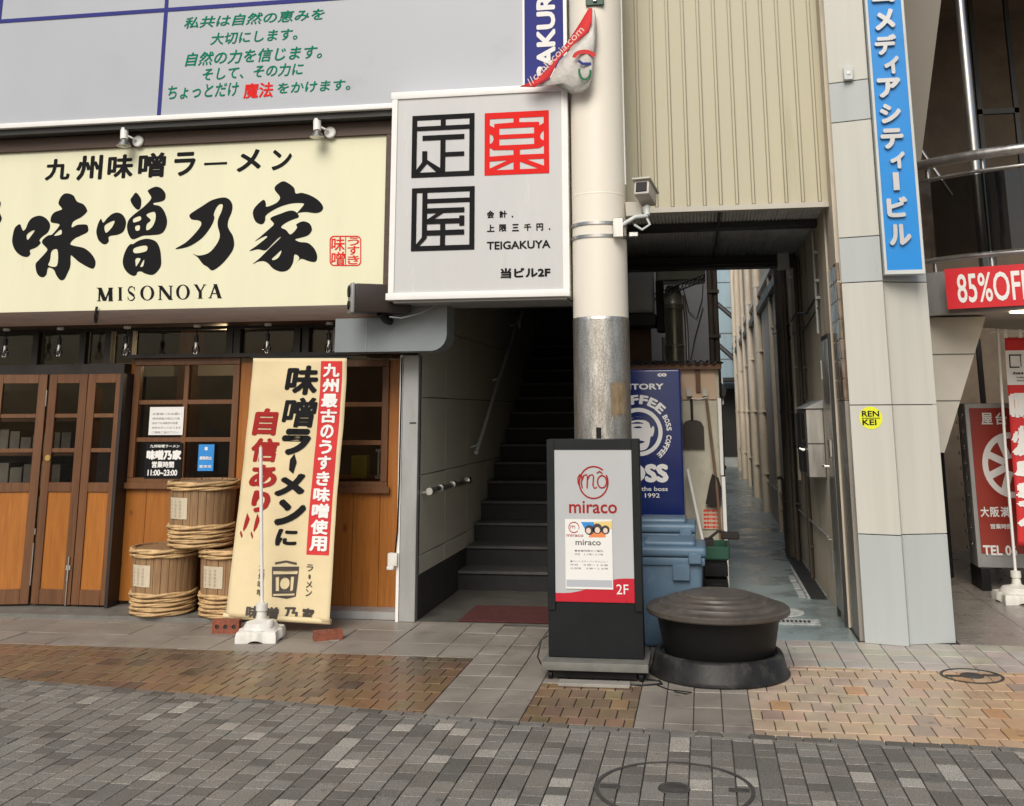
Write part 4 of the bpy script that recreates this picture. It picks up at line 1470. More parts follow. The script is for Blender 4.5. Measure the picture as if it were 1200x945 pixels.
MB().prism(pl, (0, .03, 0)).build('pan', M['brown_plastic'], DP)
MB().tube([(-.09, 9.99, 1.55), (-.09, 9.99, 1.70), (-.095, 9.99, 1.78)], .012, 8).build('handle', M['brown_plastic'], DP, smooth=True)
q = MB()
q.tube([(-.095, 9.97, 1.76), (-.02, 9.965, 1.75), (.06, 9.97, 1.77)], .004, 6)
tag(q.build('hanging_wire', M['pole_white'], base=(0, 9.97, 1.76)), 'thin white wire strung between the two hook blocks of the shed', 'wire')
BR = thing('broom', (.1, 9.95, .1), 'brown handled broom with black bristles leaning on the shed panel', 'broom')
q = MB().tube([(.05, 9.98, 1.74), (.11, 9.94, 1.0), (.15, 9.78, .03)], .013, 8)
q.build('handle', M['pole_brown'], BR, smooth=True)
q = MB()
q.prism([(.005, 9.93, .81), (.14, 9.93, .78), (.155, 9.93, .95), (.13, 9.93, 1.04), (.075, 9.93, 1.075), (.05, 9.93, 1.0)], (0, .045, 0))
q.build('bristles', M['straw'], BR)
tag(MB().tube([(-.15, 9.9, 1.12), (-.02, 9.7, .45)], .014, 8).build('white_stick', M['pole_white'], base=(-.02, 9.7, .45), smooth=True), 'plain white stick leaning between the vending machine and the broom', 'stick')
NS = thing('notice_board', (.07, 10.0, .58), 'small sign with rows of red print low on the shed panel', 'notice')
box('panel', M['paper_old'], NS, -.03, .15, 10.005, 10.019, .58, .78)
q = MB()
for i in range(5):
    zz = .755 - i * .036
    put(q, '清掃中御注意願'[: 6], (-.02, 10.004, zz - .024), (.16, 0, 0), (0, 0, .024), .03)
q.build('lettering', M['red_ink'], NS)
tag(MB().box(-.16, .06, 9.72, 9.98, .0, .44, .04, 3).build('rubbish_bag', M['straw'], base=(-.05, 9.85, 0), smooth=True), 'dark bag slumped against the foot of the shed', 'bag')

# vending machine
VM = thing('vending_machine', (-.54, 9.5, 0), 'tall deep blue coffee vending machine with white round portrait emblem', 'vending machine')
MB().box(-.93, -.172, 9.2, 9.9, .03, 2.005, .02, 3).build('body', M['vending'], VM, smooth=True)
box('feet', M['black'], VM, -.9, -.2, 9.24, 9.86, 0, .03)
YV = 9.197
ve = MB()
cxv, czv = -.545, 1.47                                       # emblem centre
ev = lambda u, v: (cxv + u, YV, czv + v)
outline(ve, [[(p[0] * 100, p[1] * 100) for p in arc(0, 0, .205, .205, 0, 360, 40)[:-1]], [(p[0] * 100, p[1] * 100) for p in arc(0, 0, .17, .17, 0, 360, 40)[:-1]]], lambda u, v: ev(u / 100, v / 100), smooth=False)
head = [(-.09, -.10), (-.10, .0), (-.085, .08), (-.03, .125), (.04, .12), (.09, .075), (.105, .03), (.125, .05), (.135, .02), (.12, -.035), (.1, -.045), (.085, -.11), (.05, -.15), (-.03, -.155)]
eye = [(-.05, .035), (-.01, .03), (.03, .035), (.0, .048)]
brow = [(-.07, .07), (-.01, .085), (.045, .07), (-.01, .068)]
mou = [(-.05, -.085), (.0, -.072), (.05, -.085), (.0, -.1)]
hair = [(-.09, .09), (-.03, .125), (.04, .12), (.085, .08), (.05, .098), (-.02, .1)]
outline(ve, [[(a * 100, b * 100) for a, b in l] for l in (head, eye, brow, mou, hair)], lambda u, v: ev(u / 100, v / 100))


def arc_text(mb, s, r0, r1, a0, a1, wch, bold=.03):
    for i, ch in enumerate(s):
        if ch == ' ':
            continue
        a = R(a0 + (a1 - a0) * (i + .5) / len(s))
        U = Vector((sin(a), 0, -cos(a))) * wch
        V = Vector((cos(a), 0, sin(a))) * (r1 - r0)
        P = Vector(ev(0, 0)) + Vector((cos(a), 0, sin(a))) * r0 - U / 2
        put(mb, ch, P, U, V, bold)


arc_text(ve, 'COFFEE', .235, .315, 138, 38, .075, .04)
arc_text(ve, 'BOSS COFFEE', .24, .285, 32, -52, .033, .03)
ve.build('emblem', M['white_ink'], VM)
for body_, P_, w_, h_, b_ in (('SUNTORY', (-.80, YV, 1.83), .48, .052, .03), ('BOSS', (-.79, YV, 1.045), .49, .155, .05), ('BOSS is the boss', (-.76, YV, .975), .45, .036, .01), ('since 1992', (-.68, YV, .92), .30, .036, .01), ('co', (-.37, YV, 1.94), .08, .03, .05)):
    ve = MB()
    put(ve, body_, P_, (w_, 0, 0), (0, 0, h_), b_)
    ve.build('lettering', M['white_ink'], VM)

# blue bins and litter by the wall
def blue_bin(nm, x0, x1, y0, y1, h, lab):
    t = thing(nm, ((x0 + x1) / 2, (y0 + y1) / 2, 0), lab, 'bin', 'blue plastic bins by the column')
    q = MB()
    b = bmesh.new()
    s = .035
    lo = [(x0 + s, y0 + s), (x1 - s, y0 + s), (x1 - s, y1 - s), (x0 + s, y1 - s)]
    hi = [(x0, y0), (x1, y0), (x1, y1), (x0, y1)]
    vl = [b.verts.new((*p, .0)) for p in lo]
    vh = [b.verts.new((*p, h - .08)) for p in hi]
    b.faces.new(vl[::-1])
    b.faces.new(vh)
    for i in range(4):
        j = (i + 1) % 4
        b.faces.new((vl[i], vl[j], vh[j], vh[i]))
    bmesh.ops.bevel(b, geom=b.edges[:], offset=.035, segments=3, affect='EDGES', profile=.5)
    q.merge(b)
    q.build('body', M['bin'], t, smooth=True)
    MB().box(x0 - .015, x1 + .015, y0 - .015, y1 + .015, h - .135, h - .08, .012, 2).build('rim', M['bin'], t, smooth=True)
    l = MB().box(x0 - .025, x1 + .025, y0 - .025, y1 + .025, h - .078, h - .01, .025, 3)
    l.box(x0 + .05, x1 - .05, y0 + .05, y1 - .05, h - .02, h + .025, .03, 3)
    l.build('lid', M['bin'], t, smooth=True)
    MB().box(x1 - .10, x1 - .01, y0 - .045, y0 - .026, h - .12, h - .045, .006, 1).build('latch', M['bin'], t, smooth=True)
    MB().box((x0 + x1) / 2 + .02, (x0 + x1) / 2 + .14, y0 - .028, y0 - .014, h - .235, h - .125, .004, 1).build('handle', M['bin'], t, smooth=True)
    return t


blue_bin('rubbish_bin', -.50, -.03, 7.80, 8.28, .70, 'faded blue plastic bin with square latched lid behind the black tubs')
blue_bin('rubbish_bin', -.56, -.10, 8.38, 8.80, .80, 'second faded blue bin standing farther back with its lid showing over the front one')
CRT = thing('plastic_crate', (.08, 9.1, 0), 'black crate stacked under the green tray beside the blue bins', 'crate')
q = MB()
for zz in (0, .15, .3):
    q.box(-.03, .165, 8.95, 9.35, zz + .02, zz + .12, .008, 1)
    q.box(-.02, .155, 8.96, 9.34, zz + .12, zz + .15)
q.box(-.02, .155, 8.96, 9.34, 0, .02)
q.build('body', M['black'], CRT, smooth=True)
box('label_strip', M['dull_steel'], CRT, .03, .12, 8.942, 8.949, .19, .21)
q = MB()
q.box(-.03, .17, 8.93, 9.36, .452, .47, .004, 1)
q.box(-.04, .18, 8.92, 8.94, .46, .56, .006, 1)
q.box(-.04, .18, 9.35, 9.37, .46, .56, .006, 1)
q.box(-.045, -.025, 8.94, 9.35, .46, .56, .006, 1)
q.box(.165, .185, 8.94, 9.35, .46, .56, .006, 1)
tag(q.build('shallow_tray', M['green'], base=(.07, 9.1, .452), smooth=True), 'dark green open tray on top of the black crate', 'tray')
q = MB()
q.box(-.02, .06, 8.98, 9.2, .472, .60, .01, 1)
q.tube([(.02, 9.1, .60), (.1, 9.12, .66), (.19, 9.14, .64)], .012, 8)
q.box(.12, .27, 9.05, 9.2, .60, .65, .01, 1)
tag(q.build('scrub_brush', M['straw'], base=(.1, 9.1, .48), smooth=True), 'black brush head lying across the green tray', 'brush')

# far end of the alley
FE = thing('far_building', (.6, 33, 0), 'pale blue clad building closing the far end of the alley', 'building')
box('wall', M['far_blue'], FE, -4, 5, 33, 33.3, 0, 6.6)
q = MB()
for i in range(4):
    q.box(.3, 1.05, 32.985, 32.995, 3.2 + i * .8, 3.22 + i * .8)
q.build('cladding_joint', M['joint'], FE)
box('door', M['dark_steel'], FE, .5, 1.06, 32.9, 32.99, 0, 2.3)
box('step', M['ac'], FE, .3, 1.06, 32.2, 32.89, -.005, .25)
box('awning', M['dark_steel'], FE, .2, 1.06, 31.6, 32.9, 2.5, 2.6)
for zz, wd in ((3.0, 'lower'), (4.2, 'upper')):
    q = MB().tube([(.55, 30.5, zz + .5), (1.05, 30.2, zz)], .07, 8)
    tag(q.build('stay_pipe', M['dark_steel'], base=(.8, 30.3, zz), smooth=True), wd + ' of two dark slanting stay pipes high at the far end of the alley', 'pipe')
FA = thing('condenser_unit', (.45, 22, 2.0), 'small grey outdoor unit on the left wall deep in the alley', 'machine')
MB().box(.135, .42, 20, 20.8, 1.75, 2.25, .02, 2).build('casing', M['ac'], FA, smooth=True)
MB().tube([(.3, 19.99, 2.0), (.3, 19.96, 2.0)], .17, 20).build('fan_guard', M['dark_steel'], FA, smooth=True)

# ------------------------------------------------------------------ right hand building
RB = thing('right_building', (1.4, 8.2, 0), 'ivory stone clad corner building with a curved glass balcony beside the alley', 'building')
P0, P1, P2 = Vector((1.10, 8.18, 0)), Vector((1.392, 8.10, 0)), Vector((1.745, 8.262, 0))
P1b = Vector((1.36, 8.147, 0))
bands = [(0.0, .75, 'pillar_grey'), (.756, 1.678, 'pillar_tile'), (1.684, 2.600, 'pillar_tile'), (2.606, 2.95, 'pillar_grey'), (2.956, 3.876, 'pillar_tile'), (3.882, 4.203, 'pillar_grey'), (4.209, 5.2, 'pillar_tile'), (5.206, 8, 'pillar_tile')]
for z0, z1, mn in bands:
    q = MB()
    for A, B, dep in ((P0, P1, .12), (P1b, P2, .12)):
        nrm = Vector((-(B - A).y, (B - A).x, 0)).normalized()
        b = bmesh.new()
        pts = [A, B, B + nrm * dep, A + nrm * dep]
        lo = [b.verts.new((p.x, p.y, z0)) for p in pts]
        hi = [b.verts.new((p.x, p.y, z1)) for p in pts]
        b.faces.new(lo[::-1])
        b.faces.new(hi)
        for i in range(4):
            j = (i + 1) % 4
            b.faces.new((lo[i], lo[j], hi[j], hi[i]))
        bmesh.ops.bevel(b, geom=[e for e in b.edges], offset=.003, segments=1, affect='EDGES')
        q.merge(b)
    q.build('pillar_panel', M[mn], RB, smooth=False)
MB().prism([(1.115, 8.26, 0), (1.39, 8.22, 0), (1.73, 8.34, 0), (1.73, 8.7, 0), (1.115, 8.7, 0)], (0, 0, 8)).build('pillar_core', M['joint'], RB)
# alley side wall
aw = MB()
aw.box(1.06, 1.3, 8.72, 33, 0, 5.6)
aw.build('alley_wall', M['alley_wall'], RB)
box('alley_wall_return', M['alley_tile'], RB, 1.075, 1.114, 8.24, 8.72, 1.72, 2.60)
q = MB()
for i in range(7):
    for j in range(3):
        q.box(1.07, 1.10, 8.235 + j * .16, 8.39 + j * .16, 1.73 + i * .15, 1.873 + i * .15, .006, 1)
q.build('gloss_tile', M['alley_tile'], RB, smooth=True)
box('alley_wall_return', M['door_grey'], RB, 1.075, 1.114, 8.24, 8.72, 0, 1.715)
box('alley_wall_return', M['alley_wall'], RB, 1.075, 1.114, 8.24, 8.72, 2.61, 7)
box('ledge', M['pipe'], RB, 1.0, 1.06, 12, 33, 3.55, 3.66)
box('ledge', M['pipe_dark'], RB, .98, 1.06, 13.4, 33, 3.25, 3.36)
D = MB().box(1.03, 1.06, 8.75, 9.16, .08, 2.22, .004, 1).build('service_door', M['door_grey'], RB, smooth=True)
q = MB().box(1.0, 1.03, 8.78, 8.86, 1.27, 1.42, .008, 1)
q.tube([(1.0, 8.82, 1.2), (.97, 8.82, 1.2), (.97, 8.95, 1.2)], .012, 8)
q.build('handle', M['steel'], D, smooth=True)
q = MB()
for zz in (.35, 1.9):
    q.tube([(1.025, 9.165, zz), (1.025, 9.165, zz + .16)], .014, 8)
q.build('hinge', M['steel'], D, smooth=True)
q = MB()
q.box(1.035, 1.06, 8.72, 8.748, 0, 2.26)
q.box(1.035, 1.06, 9.165, 9.20, 0, 2.26)
q.box(1.035, 1.06, 8.748, 9.165, 2.225, 2.26)
q.build('door_frame', M['dark_steel'], RB)
pipes = [(29.98, .06, 'pipe', 5.6), (26.6, .075, 'pipe', 5.6), (21.0, .065, 'pipe', 5.6), (18.0, .065, 'pipe', 5.6), (24, .04, 'pipe', 5.6), (12.7, .085, 'pipe_dark', 3.6), (12.35, .03, 'pipe_dark', 3.4)]
for y, rr, mn, top in pipes:
    q = MB().tube([(1.0, y, .0), (1.0, y, top)], rr, 14)
    for zz in (.6, 1.6, 2.6, 3.7):
        if zz < top:
            q.tube([(1.0, y, zz), (1.0, y, zz + .05)], rr + .006, 14)
            q.box(1.0, 1.06, y - .11, y + .11, zz + .015, zz + .03)
    q.build('drain_pipe', M[mn], RB, smooth=True)
q = MB()
q.tube([(1.03, 9.5, .585), (1.03, 12.0, .56), (1.03, 17.5, .5), (1.03, 20, .5)], .009, 10)
for y in (9.5, 11, 12.6, 14.2, 16, 18):
    q.tube([(1.03, y, .56), (1.06, y, .56)], .007, 8)
q.build('handrail', M['dull_steel'], RB, smooth=True)
q = MB().tube([(.93, 13.0, .0), (.93, 13.0, .82), (.9, 13.0, .86), (.86, 13.0, .85)], .02, 8)
q.build('standpipe', M['dark_steel'], RB, smooth=True)
for y, r_, z0, z1 in ((10.75, .016, 1.75, 3.2), (11.1, .024, .0, 3.2), (11.9, .018, .9, 3.3), (9.32, .012, 2.3, 3.2), (15.2, .03, 0, 5.6)):
    q = MB().tube([(1.03, y, z0), (1.03, y, z1)], r_, 8)
    for zz in (z0 + .3, (z0 + z1) / 2, z1 - .2):
        q.box(1.02, 1.06, y - r_ - .02, y + r_ + .02, zz, zz + .025)
    q.build('conduit', random.choice((M['pipe_dark'], M['dull_steel'], M['pipe'])), RB, smooth=True)
q = MB().tube([(1.03, 9.3, 2.62), (1.03, 10.2, 2.56), (1.03, 11.3, 2.66), (1.03, 12.6, 2.58), (1.03, 15, 2.7)], .011, 6)
q.tube([(1.035, 9.3, 2.52), (1.035, 10.6, 2.42), (1.035, 12.0, 2.5), (1.035, 12.7, 2.4)], .008, 6)
q.build('wall_cable', M['black'], RB, smooth=True)
MB().box(.98, 1.06, 11.35, 11.6, 1.25, 1.62, .008, 1).build('switch_box', M['dull_steel'], RB, smooth=True)
MX = thing('meter_cabinet', (.97, 9.9, 1.06), 'battered steel meter cabinet with sloping lid on the right alley wall', 'cabinet')
MB().box(.905, 1.055, 9.55, 10.45, 1.07, 1.655, .006, 1).build('casing', M['steel'], MX, smooth=True)
MB().prism([(.89, 9.53, 1.66), (1.058, 9.53, 1.66), (1.058, 9.53, 1.735)], (0, .95, 0)).build('lid', M['dull_steel'], MX)
q = MB()
q.box(.899, .904, 9.6, 9.98, 1.10, 1.36)
q.box(.899, .904, 10.02, 10.4, 1.10, 1.62)
q.box(.899, .904, 9.6, 9.98, 1.39, 1.62)
q.build('door', M['dark_steel'], MX)
box('seam', M['dark_steel'], MX, .91, 1.05, 9.546, 9.549, 1.352, 1.362)
q = MB()
for k in range(4):
    q.tube([(.892, 9.68 + k * .09, 1.30), (.87, 9.68 + k * .09, 1.30)], .014, 8)
q.build('knob', M['steel'], MX, smooth=True)

# gutter channel and covers in the alley
q = MB()
q.box(.90, 1.04, 9.93, 12.9, .001, .006)
tag(q.build('gutter_slot', M['dark_steel'], base=(.97, 11, 0)), 'long dark drain slot at the foot of the right alley wall', 'drain')
q = MB()
q.box(.87, .895, 9.95, 11.9, .002, .012)
for k in range(3):
    q.box(.80 - k * .0, .86, 10.0 + k * .45, 10.32 + k * .45, .002, .010)
tag(q.build('drain_edging', M['white_patch'], base=(.85, 10.5, 0)), 'broken pale concrete edging beside the alley drain slot', 'kerb edging')
MC = thing('inspection_cover', (.6, 9.25, 0), 'pale round inspection cover in the alley floor behind the black tubs', 'manhole cover')
q = MB().lathe([(.0, .006), (.05, .008), (.055, .004), (.09, .004), (.095, .008), (.13, .008), (.135, .004), (.17, .004), (.175, .008), (.215, .008), (.22, .002)], (.56, 9.28, 0), 40)
q.build('cover', M['white_patch'], MC, smooth=True)
GR = thing('floor_grate', (.65, 8.86, 0), 'long narrow slotted drain grate with pale rim across the alley mouth', 'drain')
MB().box(.30, .86, 8.78, 9.0, .001, .006).build('rim', M['white_patch'], GR)
q = MB()
for k in range(14):
    q.box(.34 + k * .033, .36 + k * .033, 8.85, 8.93, .007, .0085)
q.build('slot', M['dark_steel'], GR)

# blue vertical sign with raised letters
BS = thing('blue_sign', (1.55, 8.07, 2.645), 'tall azure vertical sign with raised silver letters on the stone pillar', 'sign')
bang = math.atan2(P2.y - P1.y, P2.x - P1.x) * .0
bx0, bx1, bz0, bz1 = 1.402, 1.692, 2.645, 8.0
box('face', M['blue_sign'], BS, bx0 + .018, bx1 - .018, 8.045, 8.14, bz0 + .03, bz1)
f = MB()
f.box(bx0, bx0 + .018, 8.035, 8.14, bz0, bz1)
f.box(bx1 - .018, bx1, 8.035, 8.14, bz0, bz1)
f.box(bx0 + .018, bx1 - .018, 8.035, 8.14, bz0, bz0 + .03)
f.build('frame', M['ac'], BS)
YBS = 8.02
M['letter'] = mat('silver letter', (.52, .52, .52), .35, metal=.25, var=.04)
for ch, a, yt, yb, b, vert_bar in (('コ', 1022, -16, 3.5, 1048, 0), ('メ', 1026, 11, 36, 1049, 0), ('デ', 1026, 41, 65, 1051, 0), ('ィ', 1037, 66, 87, 1054, 0), ('ア', 1029, 92, 115, 1056, 0), ('シ', 1032, 122, 145, 1056, 0),
                                   ('テ', 1033, 151, 175, 1059, 0), ('ィ', 1044, 178, 198, 1061, 0), ('|', 1047.5, 202, 223, 1053, 1), ('ビ', 1040, 231, 255, 1064, 0), ('ル', 1043, 263, 288, 1068, 0)):
    q = MB()
    if vert_bar:
        a_, b_ = at(a, yb, YBS), at(b, yt, YBS)
        q.quad((a_.x, YBS, a_.z), (b_.x, YBS, a_.z), (b_.x, YBS, b_.z), (a_.x, YBS, b_.z))
    else:
        T(q, ch, a, yt, yb, b, YBS, .045)
    ex = bmesh.ops.extrude_face_region(q.bm, geom=q.bm.faces[:])
    for v in [e for e in ex['geom'] if isinstance(e, bmesh.types.BMVert)]:
        v.co.y += .024
    q.build('letter', M['letter'], BS)
SW = thing('wall_switch', (1.25, 8.1, 4.22), 'small grey switch box on the ivory pillar beside the blue sign', 'switch')
s_ = at(994, 86, 8.1)
MB().box(s_.x - .036, s_.x + .036, 8.09, 8.135, s_.z - .055, s_.z + .055, .004, 1).build('casing', M['ac'], SW, smooth=True)
MB().box(s_.x - .014, s_.x + .014, 8.084, 8.09, s_.z - .014, s_.z + .012, .002, 1).build('button', M['white_ink'], SW, smooth=True)
SK = thing('round_sticker', (1.2, 8.14, 1.6), 'round lime yellow sticker with black capitals on the ivory pillar', 'sticker')
t01 = (P1 - P0).normalized()
nn = Vector((t01.y, -t01.x, 0))


def facet(px, py, off):
    """point on the pillar's left facet"""
    q_ = ray(px, py)
    k = (P0 + nn * off - CAM).dot(nn) / q_.dot(nn)
    return CAM + q_ * k


c0 = facet(1020.5, 490, .002)
q = MB()
q.quad(*[c0 + t01 * (.083 * cos(2 * pi * i / 40)) + Vector((0, 0, .083 * sin(2 * pi * i / 40))) for i in range(40)])
q.build('disc', M['yellow'], SK)
q = MB()
o3 = nn * .002
put(q, 'REN', c0 - t01 * .062 + Vector((0, 0, .01)) + o3, t01 * .124, Vector((0, 0, .042)), .02)
put(q, 'KEI', c0 - t01 * .062 + Vector((0, 0, -.052)) + o3, t01 * .10, Vector((0, 0, .042)), .02)
q.quad(c0 - t01 * .066 + Vector((0, 0, -.004)) + o3, c0 + t01 * .066 + Vector((0, 0, -.004)) + o3, c0 + t01 * .066 + Vector((0, 0, .001)) + o3, c0 - t01 * .066 + Vector((0, 0, .001)) + o3)
q.build('lettering', M['black_ink'], SK)

# balcony, fascia and recesses at the right
BC = Vector((3.65, 11.05, 0))


def bal(a, r, z):
    return Vector((BC.x + r * cos(R(a)), BC.y + r * sin(R(a)), z))


def strip(mb, r0, r1, z0, z1, a0, a1, n=30):
    for i in range(n):
        a, b = a0 + (a1 - a0) * i / n, a0 + (a1 - a0) * (i + 1) / n
        p = [bal(a, r0, z0), bal(b, r0, z0), bal(b, r0, z1), bal(a, r0, z1)]
        s = [bal(a, r1, z0), bal(b, r1, z0), bal(b, r1, z1), bal(a, r1, z1)]
        mb.quad(*p)
        mb.quad(*s[::-1])
        mb.quad(p[3], p[2], s[2], s[3])
        mb.quad(p[1], p[0], s[0], s[1])


A0, A1 = 205, 330
q = MB()
strip(q, 2.30, 2.2, 2.45, 2.82, A0, A1)
q.build('fascia', M['dull_steel'], RB, smooth=True)
q = MB()
for i in range(30):
    a, b = A0 + (A1 - A0) * i / 30, A0 + (A1 - A0) * (i + 1) / 30
    q.prism([bal(a, 2.2, 2.46), bal(b, 2.2, 2.46), BC + Vector((0, .8, 2.46))], (0, 0, .34))
q.build('balcony_floor', M['stringer'], RB)
q = MB()
q.tube([bal(A0 + (A1 - A0) * i / 40, 2.26, 3.80) for i in range(41)], .045, 14)
q.tube([bal(A0 + (A1 - A0) * i / 40, 2.24, 3.66) for i in range(41)], .016, 10)
q.tube([bal(A0 + (A1 - A0) * i / 40, 2.24, 2.93) for i in range(41)], .022, 10)
for a in (212, 225, 238, 249, 262, 276):
    q.tube([bal(a, 2.21, 2.82), bal(a, 2.21, 3.8)], .02, 10)
q.build('balcony_rail', M['steel'], RB, smooth=True)
q = MB()
strip(q, 2.235, 2.225, 2.96, 3.64, A0, A1)
q.build('balcony_glass', M['bronze_glass'], RB, smooth=True)
q = MB()
q.tube([(2.62, 9.95, 2.8), (2.62, 9.95, 8)], .045, 14)
q.build('post', M['steel'], RB, smooth=True)
box('back_wall', M['warm_wall'], RB, 1.74, 7, 13.5, 13.6, 0, 8)
box('inner_wall', M['alley_tile'], RB, 1.74, 1.80, 8.72, 13.5, 0, 8)
q = MB()
for xx in (2.45, 3.3, 3.7):
    q.box(xx, xx + .05, 12.2, 12.26, 2.8, 6.5)
q.box(3.3, 3.75, 12.2, 12.26, 5.0, 5.06)
q.build('window_frame', M['dark_steel'], RB)
box('upper_ceiling', M['warm_wall'], RB, 1.8, 7, 9.8, 13.5, 6.6, 6.8)
q = MB()
q.prism([(1.80, 9.6, 1.28), (2.06, 9.6, 1.28), (2.50, 9.6, 2.445), (1.80, 9.6, 2.445)], (0, 1.2, 0))
q.build('stair_stringer', M['stringer'], RB)
q = MB()
for z0, z1 in ((1.28, 1.72), (1.725, 2.12), (2.125, 2.445)):
    pass
for zz in (1.72, 2.12):
    xr = 2.06 + (zz - 1.28) / (2.445 - 1.28) * .44
    q.box(1.81, xr, 9.595, 9.599, zz - .004, zz + .004)
q.build('panel_joint', M['joint'], RB)
q = MB()
q.prism([(1.80, 9.55, 3.85), (2.05, 9.55, 3.85), (2.42, 9.55, 5.75), (2.42, 9.55, 8), (1.80, 9.55, 8)], (0, .9, 0))
q.build('upper_stringer', mat('taupe panel', (.19, .165, .13), .5, var=.05), RB)
q = MB()
q.tube([(2.1, 10.4, 2.85), (2.1, 10.4, 4.3)], .022, 10)
q.tube([(2.28, 10.4, 2.85), (2.28, 10.4, 4.0)], .016, 10)
q.tube([(2.0, 10.4, 4.6), (2.5, 10.4, 3.7)], .022, 10)
q.build('stair_rail', M['steel'], RB, smooth=True)
q = MB()
q.lathe([(0, 0), (.085, 0), (.085, .004), (.1, .004), (.1, -.003), (.085, -.004)], (2.72, 9.3, 2.452), 24)
q.build('downlight', M['lit'], RB, smooth=True)
box('notice_panel', M['ac'], RB, 2.755, 3.3, 8.925, 8.95, 2.96, 3.66)
box('yellow_panel', mat('pale yellow board', (.62, .5, .22), .5), RB, 2.80, 3.25, 8.915, 8.924, 3.05, 3.47)
tag(MB().box(3.0, 3.05, 12.0, 12.05, 0, 2.4).build('door_post', M['dark_steel'], base=(3, 12, 0)), 'dark door post at the back of the covered passage behind the red stand sign', 'post')

RBn = thing('sale_banner', (2.5, 8.95, 2.46), 'bright red banner with white discount lettering on the balcony fascia', 'banner')
b0, b1 = Vector((2.085, 9.16, 0)), Vector((3.2, 8.72, 0))
tb = (b1 - b0).normalized()
nb_ = Vector((tb.y, -tb.x, 0))
q = MB()
q.prism([b0 + Vector((0, 0, 2.475)), b1 + Vector((0, 0, 2.475)), b1 + Vector((0, 0, 2.815)), b0 + Vector((0, 0, 2.815))], -nb_ * .02)
q.build('board', M['red_board'], RBn)
q = MB()
put(q, '85%OFF', b0 + tb * .09 + Vector((0, 0, 2.52)) + nb_ * .003, tb * .565, Vector((0, 0, .245)), .012)
q.build('lettering', M['white_ink'], RBn)

# red stand sign in the passage
RS = thing('stand_sign', (2.9, 10.6, 0), 'rust red illuminated stand sign with a white wheel emblem under the balcony', 'stand sign')
MB().box(2.49, 3.3, 10.6, 10.9, .2, 1.70, .015, 2).build('casing', M['dull_steel'], RS, smooth=True)
box('face', M['red_sign'], RS, 2.53, 3.26, 10.59, 10.60, .33, 1.655)
for xx in (2.5, 3.2):
    box('foot', M['black'], RS, xx, xx + .08, 10.55, 10.95, 0, .2)
q = MB()
YR = 10.585
line([('屋', 1150.5, 484, 498, 1163, YR, .02), ('台', 1167, 484, 498, 1180, YR, .02), ('大', 1149.5, 594, 606, 1159, YR, .025), ('阪', 1161, 594, 606, 1171, YR, .025), ('満', 1173, 594, 606, 1184, YR, .025),
      ('営業時間', 1161, 614, 620, 1186, YR, .02), ('TEL 06', 1152.5, 639, 651, 1192, YR, .03)], RS, M['white_ink'])
fw = lambda u, v: (2.865 + u, YR, 1.128 + v)
outline(q, [[(a * 100, b * 100) for a, b in arc(0, 0, .262, .30, 0, 360, 40)[:-1]], [(a * 100, b * 100) for a, b in arc(0, 0, .21, .245, 0, 360, 40)[:-1]]], lambda u, v: fw(u / 100, v / 100), smooth=False)
for k in range(8):
    a = R(22.5 + 45 * k)
    stroke(q, [(.06 * cos(a), .06 * sin(a)), (.215 * cos(a), .25 * sin(a))], .065, fw, (0, -.0006 - .0003 * k, 0))
q.build('emblem', M['white_ink'], RS)
q = MB()
for k in range(9):
    for yy, zz in ((10.66, .42), (10.82, .36)):
        MB().lathe([(0, -.022), (.018, -.016), (.022, 0), (.018, .016), (0, .022)], (2.472, yy, zz + k * .145), 12).build('bulb', M['clear_glass'], RS, smooth=True)
tag(MB().box(2.30, 2.42, 11.3, 11.7, 0, 1.25, .01, 1).build('equipment_case', M['black'], base=(2.36, 11.5, 0), smooth=True), 'black upright case in the shade left of the red stand sign', 'case')

# nobori flag stands


def water_base(t, x, y, r, rot=0.0):
    """square water weight with wavy foot under a flag pole"""
    q = MB()
    n = 64
    rings = []
    for z, k, wv in ((0.0, 1.0, 1), (.05, 1.0, 1), (.075, .95, 0), (.085, .80, 0)):
        ring = []
        for j in range(n):
            a = 2 * pi * j / n
            sq = 1 / max(abs(cos(a)), abs(sin(a))) ** .62
            rr = r * k * sq * (.93 + .07 * cos(8 * a))
            zz = z + (.022 * max(0, cos(4 * a)) if z == 0 else 0)
            ring.append(q.bm.verts.new((x + rr * cos(a + rot), y + rr * sin(a + rot), zz)))
        rings.append(ring)
    for a, b in zip(rings, rings[1:]):
        for j in range(n):
            q.bm.faces.new((a[j], a[(j + 1) % n], b[(j + 1) % n], b[j]))
    q.bm.faces.new(rings[-1])
    q.bm.faces.new(rings[0][::-1])
    q.build('weight', M['white_plastic'], t, smooth=True)
    q = MB().lathe([(r * .78, .084), (r * .70, .11), (r * .68, .112), (r * .64, .125), (r * .3, .14), (.04, .15), (.034, .2), (.043, .205), (.043, .255), (.026, .26), (.0, .26)], (x, y, 0), 32)
    q.lathe([(.03, .1), (.035, .14), (.03, .15), (0, .15)], (x + r * .5, y - r * .3, 0), 16)
    q.build('socket', M['white_plastic'], t, smooth=True)


FS = thing('flag_stand', (-3.3, 7.72, 0), 'white flag pole stand with square weight in front of the cream banner', 'flag stand')
water_base(FS, -3.30, 7.74, .17, .15)
MB().tube([(-3.30, 7.74, .25), (-3.335, 7.745, .8), (-3.372, 7.75, 1.39)], .013, 10).build('pole', M['pole_white'], FS, smooth=True)

